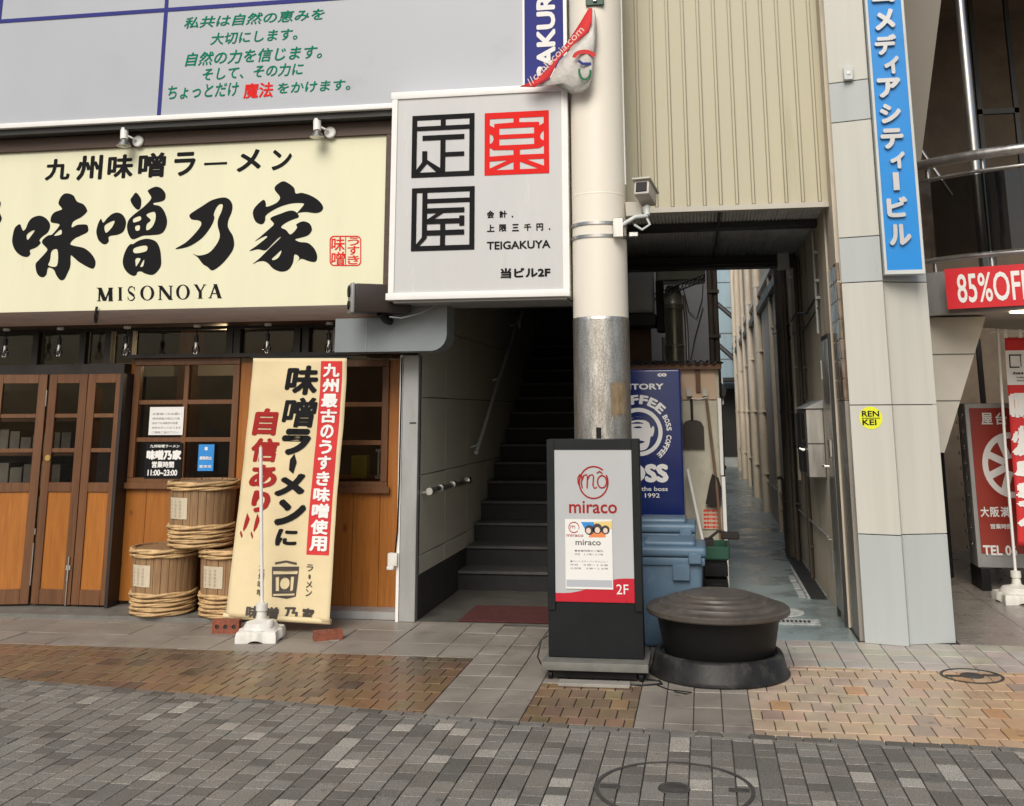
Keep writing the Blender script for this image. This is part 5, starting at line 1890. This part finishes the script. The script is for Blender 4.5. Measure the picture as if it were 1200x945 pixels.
NB = thing('nobori_banner', (2.68, 10.0, 0), 'red and white vertical banner on a white pole by the red stand sign', 'banner')
water_base(NB, 2.66, 10.02, .19, .1)
MB().tube([(2.66, 10.02, .25), (2.68, 10.06, 1.2), (2.722, 10.1, 2.37)], .013, 10).build('pole', M['pole_white'], NB, smooth=True)
MB().tube([(2.66, 10.1, 2.345), (3.35, 10.1, 2.345)], .009, 8).build('crossbar', M['pole_white'], NB, smooth=True)


def nb(u, v):
    """u across 0..1 from pole edge, v down 0..1"""
    xl = 2.775 - .055 * v
    return Vector((xl + .58 * u, 10.09 + .012 * sin(u * 9 + v * 5) + .01 * sin(v * 14), 2.29 - 1.83 * v))


def sheet(mb, u0, u1, v0, v1, nu, nv, off=0.0, fn_=None):
    fn_ = fn_ or nb
    g_ = [[mb.bm.verts.new(fn_(u0 + (u1 - u0) * i / nu, v0 + (v1 - v0) * j / nv) + Vector((0, off, 0))) for i in range(nu + 1)] for j in range(nv + 1)]
    for j in range(nv):
        for i in range(nu):
            mb.bm.faces.new((g_[j][i], g_[j][i + 1], g_[j + 1][i + 1], g_[j + 1][i]))


q = MB()
sheet(q, 0, 1, 0, 1, 14, 40)
solid(q.build('cloth', M['banner_red'], NB, smooth=True, ang=80), .002)
q = MB()
sheet(q, .0, .92, .065, .235, 10, 6, -.004)
q.build('white_field', M['white_ink'], NB, smooth=True, ang=80)


def cell_put(mb, ch, fn_, u0, u1, v0, v1, bold, off, shear=0):
    for k, (vv2, f2) in enumerate(pen(ch, bold)):
        vv = [mb.bm.verts.new(fn_(u0 + (u1 - u0) * (a + shear * b), v1 + (v0 - v1) * b) + Vector((0, off - .0001 * k, 0))) for a, b in vv2]
        for f in f2:
            try:
                mb.bm.faces.new([vv[i] for i in f])
            except ValueError:
                pass


q = MB()
for ch, v0, v1 in (('喫', .265, .415), ('煙', .43, .58), ('所', .595, .675), ('完', .69, .82), ('備', .835, .965)):
    cell_put(q, ch, nb, .0, .92, v0, v1, .085, -.009)
q.build('lettering', M['white_ink'], NB)
q = MB()
stroke(q, [(.06, .09), (.06, .145)], .018, nb, (0, -.008, 0))
stroke(q, [(.05, .088), (.8, .088)], .006, nb, (0, -.0084, 0))
stroke(q, [(.05, .148), (.8, .148)], .006, nb, (0, -.0088, 0))
stroke(q, [(.22, .09), (.22, .146)], .012, nb, (0, -.0092, 0))
stroke(q, [(.45 + .12 * cos(a / 3), .118 + .022 * sin(a / 3)) for a in range(20)], .02, nb, (0, -.0096, 0))
cell_put(q, '加熱式専用', nb, .08, .9, .172, .184, .03, -.008)
cell_put(q, '喫煙室', nb, .14, .6, .195, .203, .0, -.008)
cell_put(q, '設置店', nb, .14, .5, .21, .218, .0, -.008)
q.build('print', M['black_ink'], NB)
q = MB()
for k in range(5):
    u = .0 + .22 * k
    q.box(2.77 + .58 * u, 2.80 + .58 * u, 10.085, 10.09, 2.285, 2.36)
q.build('loop', M['white_ink'], NB)

# ------------------------------------------------------------------ tall cream banner
TB = thing('hanging_banner', (-3.3, 8.0, 0), 'tall cream cloth banner with black brush characters and a red stripe', 'banner')
TLb, TRb = Vector((-3.60, 8.25, 2.10)), Vector((-2.80, 8.22, 2.10))
BLb, BRb = Vector((-3.715, 7.97, .06)), Vector((-2.875, 7.97, .075))
# surveyed corners, re-projected to the cloth's depth at the top
TLb = at(296, 420, 8.22)
TRb = at(405, 420, 8.20)
BLb = at(264, 722, 7.97)
BRb = at(385.5, 729, 7.97)


def bn(u, v):
    p = TLb.lerp(TRb, u).lerp(BLb.lerp(BRb, u), v)
    p = p + Vector((0, .026 * sin(u * 7 + v * 3.0) * (.35 + v) * .6 + .03 * sin(pi * v) + .007 * sin(u * 15 - v * 9) * (.3 + v) + .004 * sin(v * 34 + u * 5) * (1 - v), 0))
    p.x += .012 * sin(v * 6 + 1) * (1 if u > .5 else .6)
    return p


q = MB()
sheet(q, 0, 1, 0, 1, 24, 60, 0, bn)
solid(q.build('cloth', M['banner'], TB, smooth=True, ang=80), .002)
q = MB()
sheet(q, .735, .955, .012, .765, 8, 40, -.004, bn)
q.build('red_stripe', M['banner_red'], TB, smooth=True, ang=80)
q = MB()
st = '九州最古のうすき味噌使用'
for i, ch in enumerate(st):
    v0 = .022 + .735 * i / len(st)
    v1 = v0 + .735 / len(st) * .9
    if ch in 'のうすき':
        cell_put(q, ch, bn, .775, .91, v0, v1, .035, -.009)
    else:
        cell_put(q, ch, bn, .762, .93, v0, v1, .035, -.009)
q.build('lettering', M['white_ink'], TB)
q = MB()
for ch, u0, u1, v0, v1, b in (('味', .36, .70, .03, .15, .034), ('噌', .36, .70, .16, .28, .025), ('ラ', .37, .67, .285, .39, .055), ('メ', .36, .67, .46, .55, .055), ('ン', .39, .69, .56, .66, .055), ('に', .42, .63, .672, .735, .04)):
    cell_put(q, ch, bn, u0, u1, v0, v1, b, -.008, .09)
stroke(q, [(.52, .395), (.535, .42), (.525, .455)], [.045, .075, .05], lambda u, v: bn(u, v), (0, -.008, 0))
q.build('lettering', M['black_ink'], TB)
q = MB()
for ch, u0, u1, v0, v1, b in (('自', .06, .31, .205, .315, .04), ('信', .06, .35, .325, .42, .036), ('あ', .08, .37, .43, .52, .045), ('り', .13, .33, .53, .615, .055)):
    cell_put(q, ch, bn, u0, u1, v0, v1, b, -.007, .07)
for uu in (.07, .185):
    stroke(q, [(uu + .05, .63), (uu + .03, .66), (uu + .01, .685)], [.042, .035, .012], bn, (0, -.007, 0))
    stroke(q, [(uu - .002, .695), (uu - .01, .705)], .03, bn, (0, -.0075, 0))
q.build('lettering', M['dark_red_ink'], TB)
q = MB()                                               # printed tub and side captions
ti = lambda u, v: bn(.42 + .25 * u, .80 + .125 * v)
outline(q, [[(0, 10), (100, 8), (92, 95), (60, 102), (8, 96)], [(5, 22), (96, 20), (94, 30), (6, 32)], [(16, 40), (28, 38), (32, 80), (20, 80)], [(82, 38), (70, 38), (70, 80), (80, 78)],
            [(p[0], p[1]) for p in arc(50, 58, 17, 17, 0, 360, 18)[:-1]], [(10, 88), (88, 86), (86, 92), (12, 94)]],
        lambda a, b: ti(a / 100, b / 100) + Vector((0, -.007, 0)), smooth=False)
stroke(q, [(.1, .0), (.5, -.06), (.9, .0)], .06, ti, (0, -.0075, 0))
for s, u0, u1, va in (('九州味噌', .29, .35, .805), ('ラーメン', .745, .81, .80)):
    for i, ch in enumerate(s):
        if ch == 'ー':
            stroke(q, [(.78, va + .037), (.777, va + .052)], .02, bn, (0, -.007, 0))
        else:
            cell_put(q, ch, bn, u0, u1, va + .03 * i, va + .03 * i + .025, .01, -.007)
for u0, ch in ((.2, '味'), (.38, '噌'), (.55, '乃'), (.72, '家')):
    cell_put(q, ch, bn, u0, u0 + .13, .957, 1.0, .04, -.007)
q.build('print', mat('brown black print', (.05, .038, .03), .6), TB)
MB().tube([BLb + Vector((-.015, .01, 0)), BRb + Vector((.01, .01, 0))], .022, 14).build('bottom_roll', M['banner'], TB, smooth=True)
MB().tube([TLb + Vector((-.02, .02, .005)), TRb + Vector((.02, .02, .005))], .012, 10).build('top_rod', M['black'], TB, smooth=True)


def brick(loc, rz, lab):
    t = thing('brick', (0, 0, 0), lab, 'brick', 'loose bricks under the cream banner')
    q = MB()
    holes = [-.065, 0, .065]
    # brick lying on its long edge with three round core holes through the broad face
    loops = [[(-.105 * 100, -.05 * 100), (.105 * 100, -.05 * 100), (.105 * 100, .05 * 100), (-.105 * 100, .05 * 100)]] + [[((h_ + .017 * cos(2 * pi * i / 12)) * 100, .017 * sin(2 * pi * i / 12) * 100) for i in range(12)] for h_ in holes]
    outline(q, loops, lambda u, v: (u / 100, -.03, .05 + v / 100), smooth=False)
    ex = bmesh.ops.extrude_face_region(q.bm, geom=q.bm.faces[:])
    for v in [e for e in ex['geom'] if isinstance(e, bmesh.types.BMVert)]:
        v.co.y += .06
    q.build('block', M['brick'], t)
    q = MB()
    for h_ in holes:
        q.tube([(h_, -.022, .05), (h_, .026, .05)], .0165, 12)
    q.build('core_hole', M['brown_plastic'], t)
    t.location = loc
    t.rotation_euler = (0, 0, rz)
    return t


brick((-3.655, 7.92, 0), R(6), 'red cored brick standing on edge at the left foot of the banner')
b_ = brick((-2.86, 7.80, 0), R(28), 'red brick lying at the right foot of the banner')
b_.rotation_euler = (R(90), 0, R(28))
b_.location = (-2.83, 7.86, .03)

# ------------------------------------------------------------------ rope bound tubs
def make_tub():
    t = thing('miso_tub', (0, 0, 0), '', 'barrel', 'rope bound wooden tubs by the shop window')
    n = 26
    q = MB()
    R0, R1, H = .240, .268, .535
    for i in range(n):
        a0, a1 = 2 * pi * (i + .03) / n, 2 * pi * (i + .97) / n
        j = random.uniform(-.003, .003)
        ring = lambda r_, z: [((r_ + j) * cos(a0), (r_ + j) * sin(a0), z), ((r_ + j + .002) * cos((a0 + a1) / 2), (r_ + j + .002) * sin((a0 + a1) / 2), z), ((r_ + j) * cos(a1), (r_ + j) * sin(a1), z)]
        lo, hi = ring(R0, 0), ring(R1, H)
        li, hin = ring(R0 - .02, 0), ring(R1 - .02, H)
        for k in range(2):
            q.quad(lo[k], lo[k + 1], hi[k + 1], hi[k])
            q.quad(hi[k], hi[k + 1], hin[k + 1], hin[k])
            q.quad(li[k + 1], li[k], hin[k], hin[k + 1])
        q.quad(lo[0], hi[0], hin[0], li[0])
        q.quad(lo[2], li[2], hin[2], hi[2])
    q.build('staves', M['stave'], t)
    MB().lathe([(0, .0), (R0 - .01, .0), (R0 - .01, .02), (0, .02)], (0, 0, 0), 26).build('bottom', M['stave'], t)
    MB().lathe([(0, H - .035), (R1 - .022, H - .035), (R1 - .022, H - .015), (0, H - .015)], (0, 0, 0), 26).build('lid', M['stave'], t)

    def hoop(z, rr, thick, tw, ph):
        """two twisted strands"""
        h = MB()
        for s in range(2):
            pts = []
            for k in range(72):
                a = 2 * pi * k / 72
                w = tw * a + ph + s * pi
                pts.append(((rr + .006 * cos(w) + thick * .8) * cos(a), (rr + .006 * cos(w) + thick * .8) * sin(a), z + thick * .55 * sin(w)))
            h.tube(pts, thick * .72, 8, closed=True)
        h.build('hoop', M['rope'], t, smooth=True, ang=80)
    hoop(.512, R0 + (R1 - R0) * .95, .017, 3, .3)
    hoop(.474, R0 + (R1 - R0) * .88, .013, 3, 1.1)
    hoop(.168, R0 + (R1 - R0) * .32, .017, 3, .9)
    hoop(.128, R0 + (R1 - R0) * .23, .013, 2, .1)
    hoop(.094, R0 + (R1 - R0) * .17, .013, 3, 2.1)
    hoop(.059, R0 + (R1 - R0) * .11, .013, 2, 1.4)
    hoop(.022, R0 + .002, .013, 3, .6)
    q = MB()
    a0, a1 = R(240), R(284)
    for i in range(8):
        a, b = a0 + (a1 - a0) * i / 8 - R(12), a0 + (a1 - a0) * (i + 1) / 8 - R(12)
        rr = lambda z: R0 + (R1 - R0) * z / H + .006
        q.quad((rr(.235) * cos(a), rr(.235) * sin(a), .235), (rr(.235) * cos(b), rr(.235) * sin(b), .235), (rr(.405) * cos(b), rr(.405) * sin(b), .405), (rr(.405) * cos(a), rr(.405) * sin(a), .405))
    lb = q.build('paper_label', M['paper_old'], t)
    q = MB()
    for k, aa in enumerate((R(236), R(247), R(258))):
        for i in range(5):
            z = .385 - i * .028
            r_ = R0 + (R1 - R0) * z / H + .009
            put(q, random.choice('味噌醸造元家木樽'), (r_ * cos(aa) - .011, r_ * sin(aa), z - .022), (.02, .0, 0), (0, 0, .021), 0)
    q.build('faint_print', mat('faded print', (.42, .34, .25), .8), t)
    return t


tub = make_tub()
tub.location = (-4.50, 8.51, .028)
tub['label'] = 'rope bound wooden tub on the floor nearest the black door post'
t2 = copy_tree(tub)
t2.location = (-3.89, 8.51, .028)
t2.rotation_euler = (0, 0, R(4))
t2['label'] = 'rope bound wooden tub on the floor half hidden by the cream banner'
t3 = copy_tree(tub)
t3.location = (-4.19, 8.50, .564)
t3.rotation_euler = (0, 0, R(-3))
t3.scale = (1.02, 1.02, 1.0)
t3['label'] = 'topmost rope bound wooden tub, stacked on the two others'
q = MB()
q.tube([(-4.40, 8.40, .585), (-4.34, 8.38, .59)], .02, 10)
q.tube([(-4.34, 8.38, .588), (-4.28, 8.36, .59), (-4.27, 8.40, .66), (-4.29, 8.55, .9), (-4.30, 8.68, 1.1)], .004, 6)
tag(q.build('plug_lead', M['black'], base=(-4.38, 8.4, .57), smooth=True), 'black plug and lead lying on the lower left wooden tub', 'cable')

# notices in the window
NW = thing('window_notice', (-4.75, 8.75, 1.6), 'white printed notice taped inside the upper left of the shop window', 'notice')
a, b = at(174, 510, 8.755), at(216, 477, 8.755)
box('sheet', M['paper'], NW, a.x, b.x, 8.752, 8.756, a.z, b.z)
q = MB()
for i, s in enumerate(('お客様へのお願い', '感染症拡大防止の為', '当店では消毒液の設置', '換気を行っております', 'ご理解ご協力下さい')):
    put(q, s, (a.x + .03, 8.750, b.z - .07 - i * .04), ((b.x - a.x) * (.85 - .05 * (i % 3)), 0, 0), (0, 0, .02), .0)
q.build('print', M['grey_ink'], NW)
BS2 = thing('hours_sticker', (-4.85, 8.75, 1.2), 'black sticker with white shop name and opening hours in the window', 'notice')
a, b = at(168.5, 561, 8.755), at(214.5, 519, 8.755)
box('sheet', M['black_ink'], BS2, a.x, b.x, 8.752, 8.756, a.z, b.z)
q = MB()
W_, H_ = b.x - a.x, b.z - a.z
for s, u0, u1, v0, v1, bo in (('九州味噌ラーメン', .12, .92, .86, .95, .02), ('味噌乃家', .04, .98, .52, .80, .06), ('営業時間', .2, .8, .30, .48, .03), ('11:00~23:00', .1, .9, .08, .25, .03)):
    put(q, s, (a.x + W_ * u0, 8.750, a.z + H_ * v0), (W_ * (u1 - u0), 0, 0), (0, 0, H_ * (v1 - v0)), bo)
q.build('lettering', M['white_ink'], BS2)
BP = thing('blue_poster', (-4.33, 8.75, 1.25), 'small bright blue poster in the lower right pane of the shop window', 'poster')
a, b = at(231.5, 552, 8.755), at(251.5, 521, 8.755)
box('sheet', M['sky_blue'], BP, a.x, b.x, 8.752, 8.756, a.z, b.z)
q = MB()
W_, H_ = b.x - a.x, b.z - a.z
q.quad((a.x + W_ * .4, 8.7505, a.z + H_ * .78), (a.x + W_ * .58, 8.7505, a.z + H_ * .78), (a.x + W_ * .58, 8.7505, a.z + H_ * .9), (a.x + W_ * .4, 8.7505, a.z + H_ * .9))
put(q, '感染防止', (a.x + W_ * .1, 8.750, a.z + H_ * .42), (W_ * .8, 0, 0), (0, 0, H_ * .13), .03)
put(q, '宣言店', (a.x + W_ * .1, 8.750, a.z + H_ * .12), (W_ * .8, 0, 0), (0, 0, H_ * .1), .02)
q.build('lettering', M['white_ink'], BP)

# ------------------------------------------------------------------ black stand sign in front of the column
MS = thing('stand_sign', (-.72, 7.0, 0), 'black floor standing sign with a pale panel, red logo and small flyer', 'stand sign')
MB().box(-1.022, -.414, 6.95, 7.09, .115, 1.468, .008, 2).build('casing', M['stand_black'], MS, smooth=True)
q = MB()
q.box(-1.022, -.972, 6.937, 6.9495, .40, 1.466, .003, 1)
q.box(-.464, -.414, 6.937, 6.9495, .40, 1.466, .003, 1)
q.box(-.972, -.464, 6.9375, 6.9495, 1.40, 1.466, .003, 1)
q.build('bezel', M['stand_black'], MS, smooth=True)
box('face', M['miraco_face'], MS, -.972, -.464, 6.944, 6.9495, .452, 1.40)
YM = 6.9415
ml = lambda u, v: (-.972 + .508 * u, YM, .452 + .948 * v)
q = MB()
pts = [(0, 0), (1, 0), (1, .155)] + [(1 - i / 10, .155 - .10 * (i / 10) + .018 * sin(i / 10 * 2 * pi)) for i in range(1, 11)]
q.quad(*[ml(*p) for p in pts])
q.build('red_swoosh', mat('crimson print', (.50, .012, .03), .3), MS)
q = MB()
mz = lambda u, v: (lambda p: (p.x, YM - .0005, p.z))(at(640 + u / 5.25, 530 + v / 5.25, YM))
ring = arc(292, 187, 88, 98, -28, 310, 44)
stroke(q, ring, 9, mz)
stroke(q, [(208, 212), (197, 190), (195, 160), (205, 140), (216, 138), (220, 150), (217, 190), (222, 222)], 8, mz, (0, -.0004, 0))
stroke(q, [(220, 175), (232, 143), (248, 138), (254, 150), (252, 222)], 8, mz, (0, -.0008, 0))
stroke(q, [(254, 170), (268, 142), (284, 138), (292, 150), (288, 205), (296, 222), (312, 216)], 8, mz, (0, -.0012, 0))
stroke(q, arc(344, 182, 28, 38, 0, 360, 24), 8, mz, (0, -.0016, 0))
stroke(q, [(312, 130), (328, 118), (346, 132)], 8, mz, (0, -.0020, 0))
T(q, 'miraco', 667, 587, 601.5, 723, YM, .012)
q.build('logo', M['red_ink' if False else 'dark_red_ink'], MS)
q = MB()
T(q, '2F', 722.5, 685, 696.5, 736.5, YM - .001, .0)
q.build('lettering', M['white_ink'], MS)
MB().box(-1.05, -.382, 6.83, 7.22, .062, .112, .006, 2).build('base_plate', M['stand_base'], MS, smooth=True)
for xx in (-1.0, -.43):
    for yy in (6.89, 7.16):
        q = MB().tube([(xx - .012, yy, .028), (xx + .012, yy, .028)], .028, 18)
        q.box(xx - .02, xx + .02, yy - .02, yy + .02, .05, .064)
        q.build('caster', M['black'], MS, smooth=True)
box('ballast', M['black'], MS, -.97, -.46, 6.88, 7.2, .012, .06)
FLY = thing('flyer', (-.77, 6.94, .7), 'white salon flyer with three dark haired heads taped to the black stand sign', 'flyer')
a, b = at(663, 690, 6.939), at(717, 609, 6.939)
YF = 6.9375
box('sheet', M['paper'], FLY, a.x, b.x, 6.9378, 6.9398, a.z, b.z)
W_, H_ = b.x - a.x, b.z - a.z
fl_ = lambda u, v, k=0: Vector((a.x + W_ * u, YF - .0004 * k, a.z + H_ * v))
q = MB()
q.quad(fl_(.34, .96), fl_(.62, .96), fl_(.62, .86), fl_(.42, .86))
q.build('blue_patch', M['sky_blue'], FLY)
q = MB()
q.quad(fl_(.62, .96), fl_(1, .98), fl_(1, .86), fl_(.62, .86))
q.build('yellow_patch', M['yellow_print'], FLY)
q = MB()
q.quad(fl_(.55, .83, 1), fl_(.86, .83, 1), fl_(.86, .74, 1), fl_(.5, .74, 1))
q.build('orange_patch', M['orange_print'], FLY)
q = MB()
for (u, v, r_) in ((.52, .845, .10), (.69, .865, .105), (.86, .85, .09)):
    q.quad(*[fl_(u + r_ * cos(2 * pi * i / 20), v + r_ * .72 * sin(2 * pi * i / 20), 2) for i in range(20)])
T(q, 'miraco', 674.5, 632.5, 639, 704, YF, .01)
for i, s in enumerate(('●営業時間のご案内', '平日　１１時～２０時')):
    put(q, s, fl_(.2, .53 - i * .05, 1), Vector((W_ * .6, 0, 0)), Vector((0, 0, H_ * .028)), 0)
for i, s in enumerate(('◆カットカラーパーマメニュー', '平日　９時～１８時', '土日祝　９時～１８時')):
    put(q, s, fl_(.1, .38 - i * .05, 1), Vector((W_ * .8, 0, 0)), Vector((0, 0, H_ * .026)), 0)
q.build('print', mat('dark print', (.05, .04, .045), .5), FLY)
q = MB()
for (u, v, r_) in ((.50, .835, .052), (.69, .845, .055), (.86, .84, .048)):
    q.quad(*[fl_(u + r_ * cos(2 * pi * i / 16), v + r_ * .8 * sin(2 * pi * i / 16), 3) for i in range(16)])
q.build('face_print', M['skin_print'], FLY)
q = MB()
fz = lambda u, v: fl_(u, v, 2)
stroke(q, arc(.19, .88, .11, .075, -20, 320, 24), .014, fz)
stroke(q, [(.11, .86), (.12, .9), (.16, .9), (.16, .86), (.17, .9), (.21, .9), (.21, .86)], .012, fz, (0, -.0004, 0))
put(q, 'miraco', fl_(.03, .745, 1), Vector((W_ * .36, 0, 0)), Vector((0, 0, H_ * .045)), .01)
q.build('red_print', M['dark_red_ink'], FLY)
box('grey_strip', M['board'], FLY, a.x + .005, b.x - .005, YF - .0002, YF + .0002, a.z + H_ * .03, a.z + H_ * .13)

# stacked black tubs
LT = thing('upturned_basin', (.05, 7.2, 0), 'dusty black upturned basin on the tiles, supporting the lidded tub', 'basin')
MB().lathe([(.445, .0), (.449, .012), (.441, .02), (.432, .03), (.412, .118), (.40, .138), (.385, .142), (.372, .138), (.366, .12), (.0, .118)], (.05, 7.2, 0), 72).build('shell', M['tub'], LT, smooth=True, ang=60)
UT = thing('lidded_tub', (.055, 7.2, .16), 'round black plastic tub with a stepped concentric lid on the upturned basin', 'tub')
MB().lathe([(.0, .119), (.345, .119), (.352, .13), (.398, .375), (.404, .385), (.404, .40), (.0, .40)], (.055, 7.2, 0), 72).build('body', M['black'], UT, smooth=True)
MB().lathe([(.405, .366), (.455, .368), (.461, .376), (.461, .398), (.452, .407), (.392, .413), (.384, .419), (.377, .432), (.333, .436), (.325, .441), (.318, .454), (.270, .457), (.262, .461), (.255, .473), (.222, .475), (.215, .478), (.208, .487), (.19, .489), (0, .491)], (.055, 7.2, 0), 72).build('lid', M['tub_lid'], UT, smooth=True, ang=30)

q = MB()
q.tube([(-1.04, 7.05, .22), (-1.08, 7.03, .2), (-1.10, 7.0, .1), (-1.06, 7.0, .03), (-1.0, 7.05, .01)], .005, 6)
tag(q.build('power_lead', M['black'], base=(-1.05, 7.0, .01), smooth=True), 'black power lead looping out at the left side of the black stand sign', 'cable')
q = MB()
q.tube([(-.55, 6.80, .006), (-.42, 6.78, .006), (-.30, 6.83, .006), (-.32, 6.9, .006), (-.40, 6.92, .006)], .006, 6)
q.tube([(-.33, 6.80, .005), (-.25, 6.70, .005), (-.12, 6.66, .005), (-.15, 6.62, .005), (-.22, 6.66, .005)], .003, 6)
tag(q.build('ground_cable', M['black'], base=(-.3, 6.8, 0), smooth=True), 'thin black cable curled on the paving in front of the upturned basin', 'cable')
q = MB().box(-.93, -.49, 6.70, 6.80, .001, .022, .004, 1)
tag(q.build('wooden_batten', mat('weathered plank', (.28, .26, .23), .8, var=.2), base=(-.7, 6.75, 0), smooth=True), 'flat weathered plank lying in front of the black stand sign', 'plank')


# manhole covers
def ring_cover(nm, x, y, r, lab, plugs):
    t = thing(nm, (x, y, 0), lab, 'manhole cover')
    MB().lathe([(r - .018, .0), (r - .018, .004), (r, .004), (r, .0)], (x, y, 0), 56).build('rim', M['ironcover'], t)
    MB().lathe([(.0, .006), (.052, .006), (.055, .004), (.06, .004), (.064, .006), (.07, .006), (.073, 0)], (x, y, 0), 32).build('centre_plug', M['ironcover'], t, smooth=True)
    q = MB()
    for a in (plugs, plugs + 180):
        cx, cy = x + (r - .07) * cos(R(a)), y + (r - .07) * sin(R(a))
        q.box(cx - .045, cx + .045, cy - .02, cy + .02, .0005, .005)
    q.build('lifting_slot', M['ironcover'], t)
    return t


ring_cover('manhole_cover', -.182, 5.05, .355, 'large paver filled manhole cover in the grey street paving', 3)
ring_cover('manhole_cover', 1.62, 7.30, .19, 'small iron ringed manhole cover on the orange tiles by the pillar', 10)
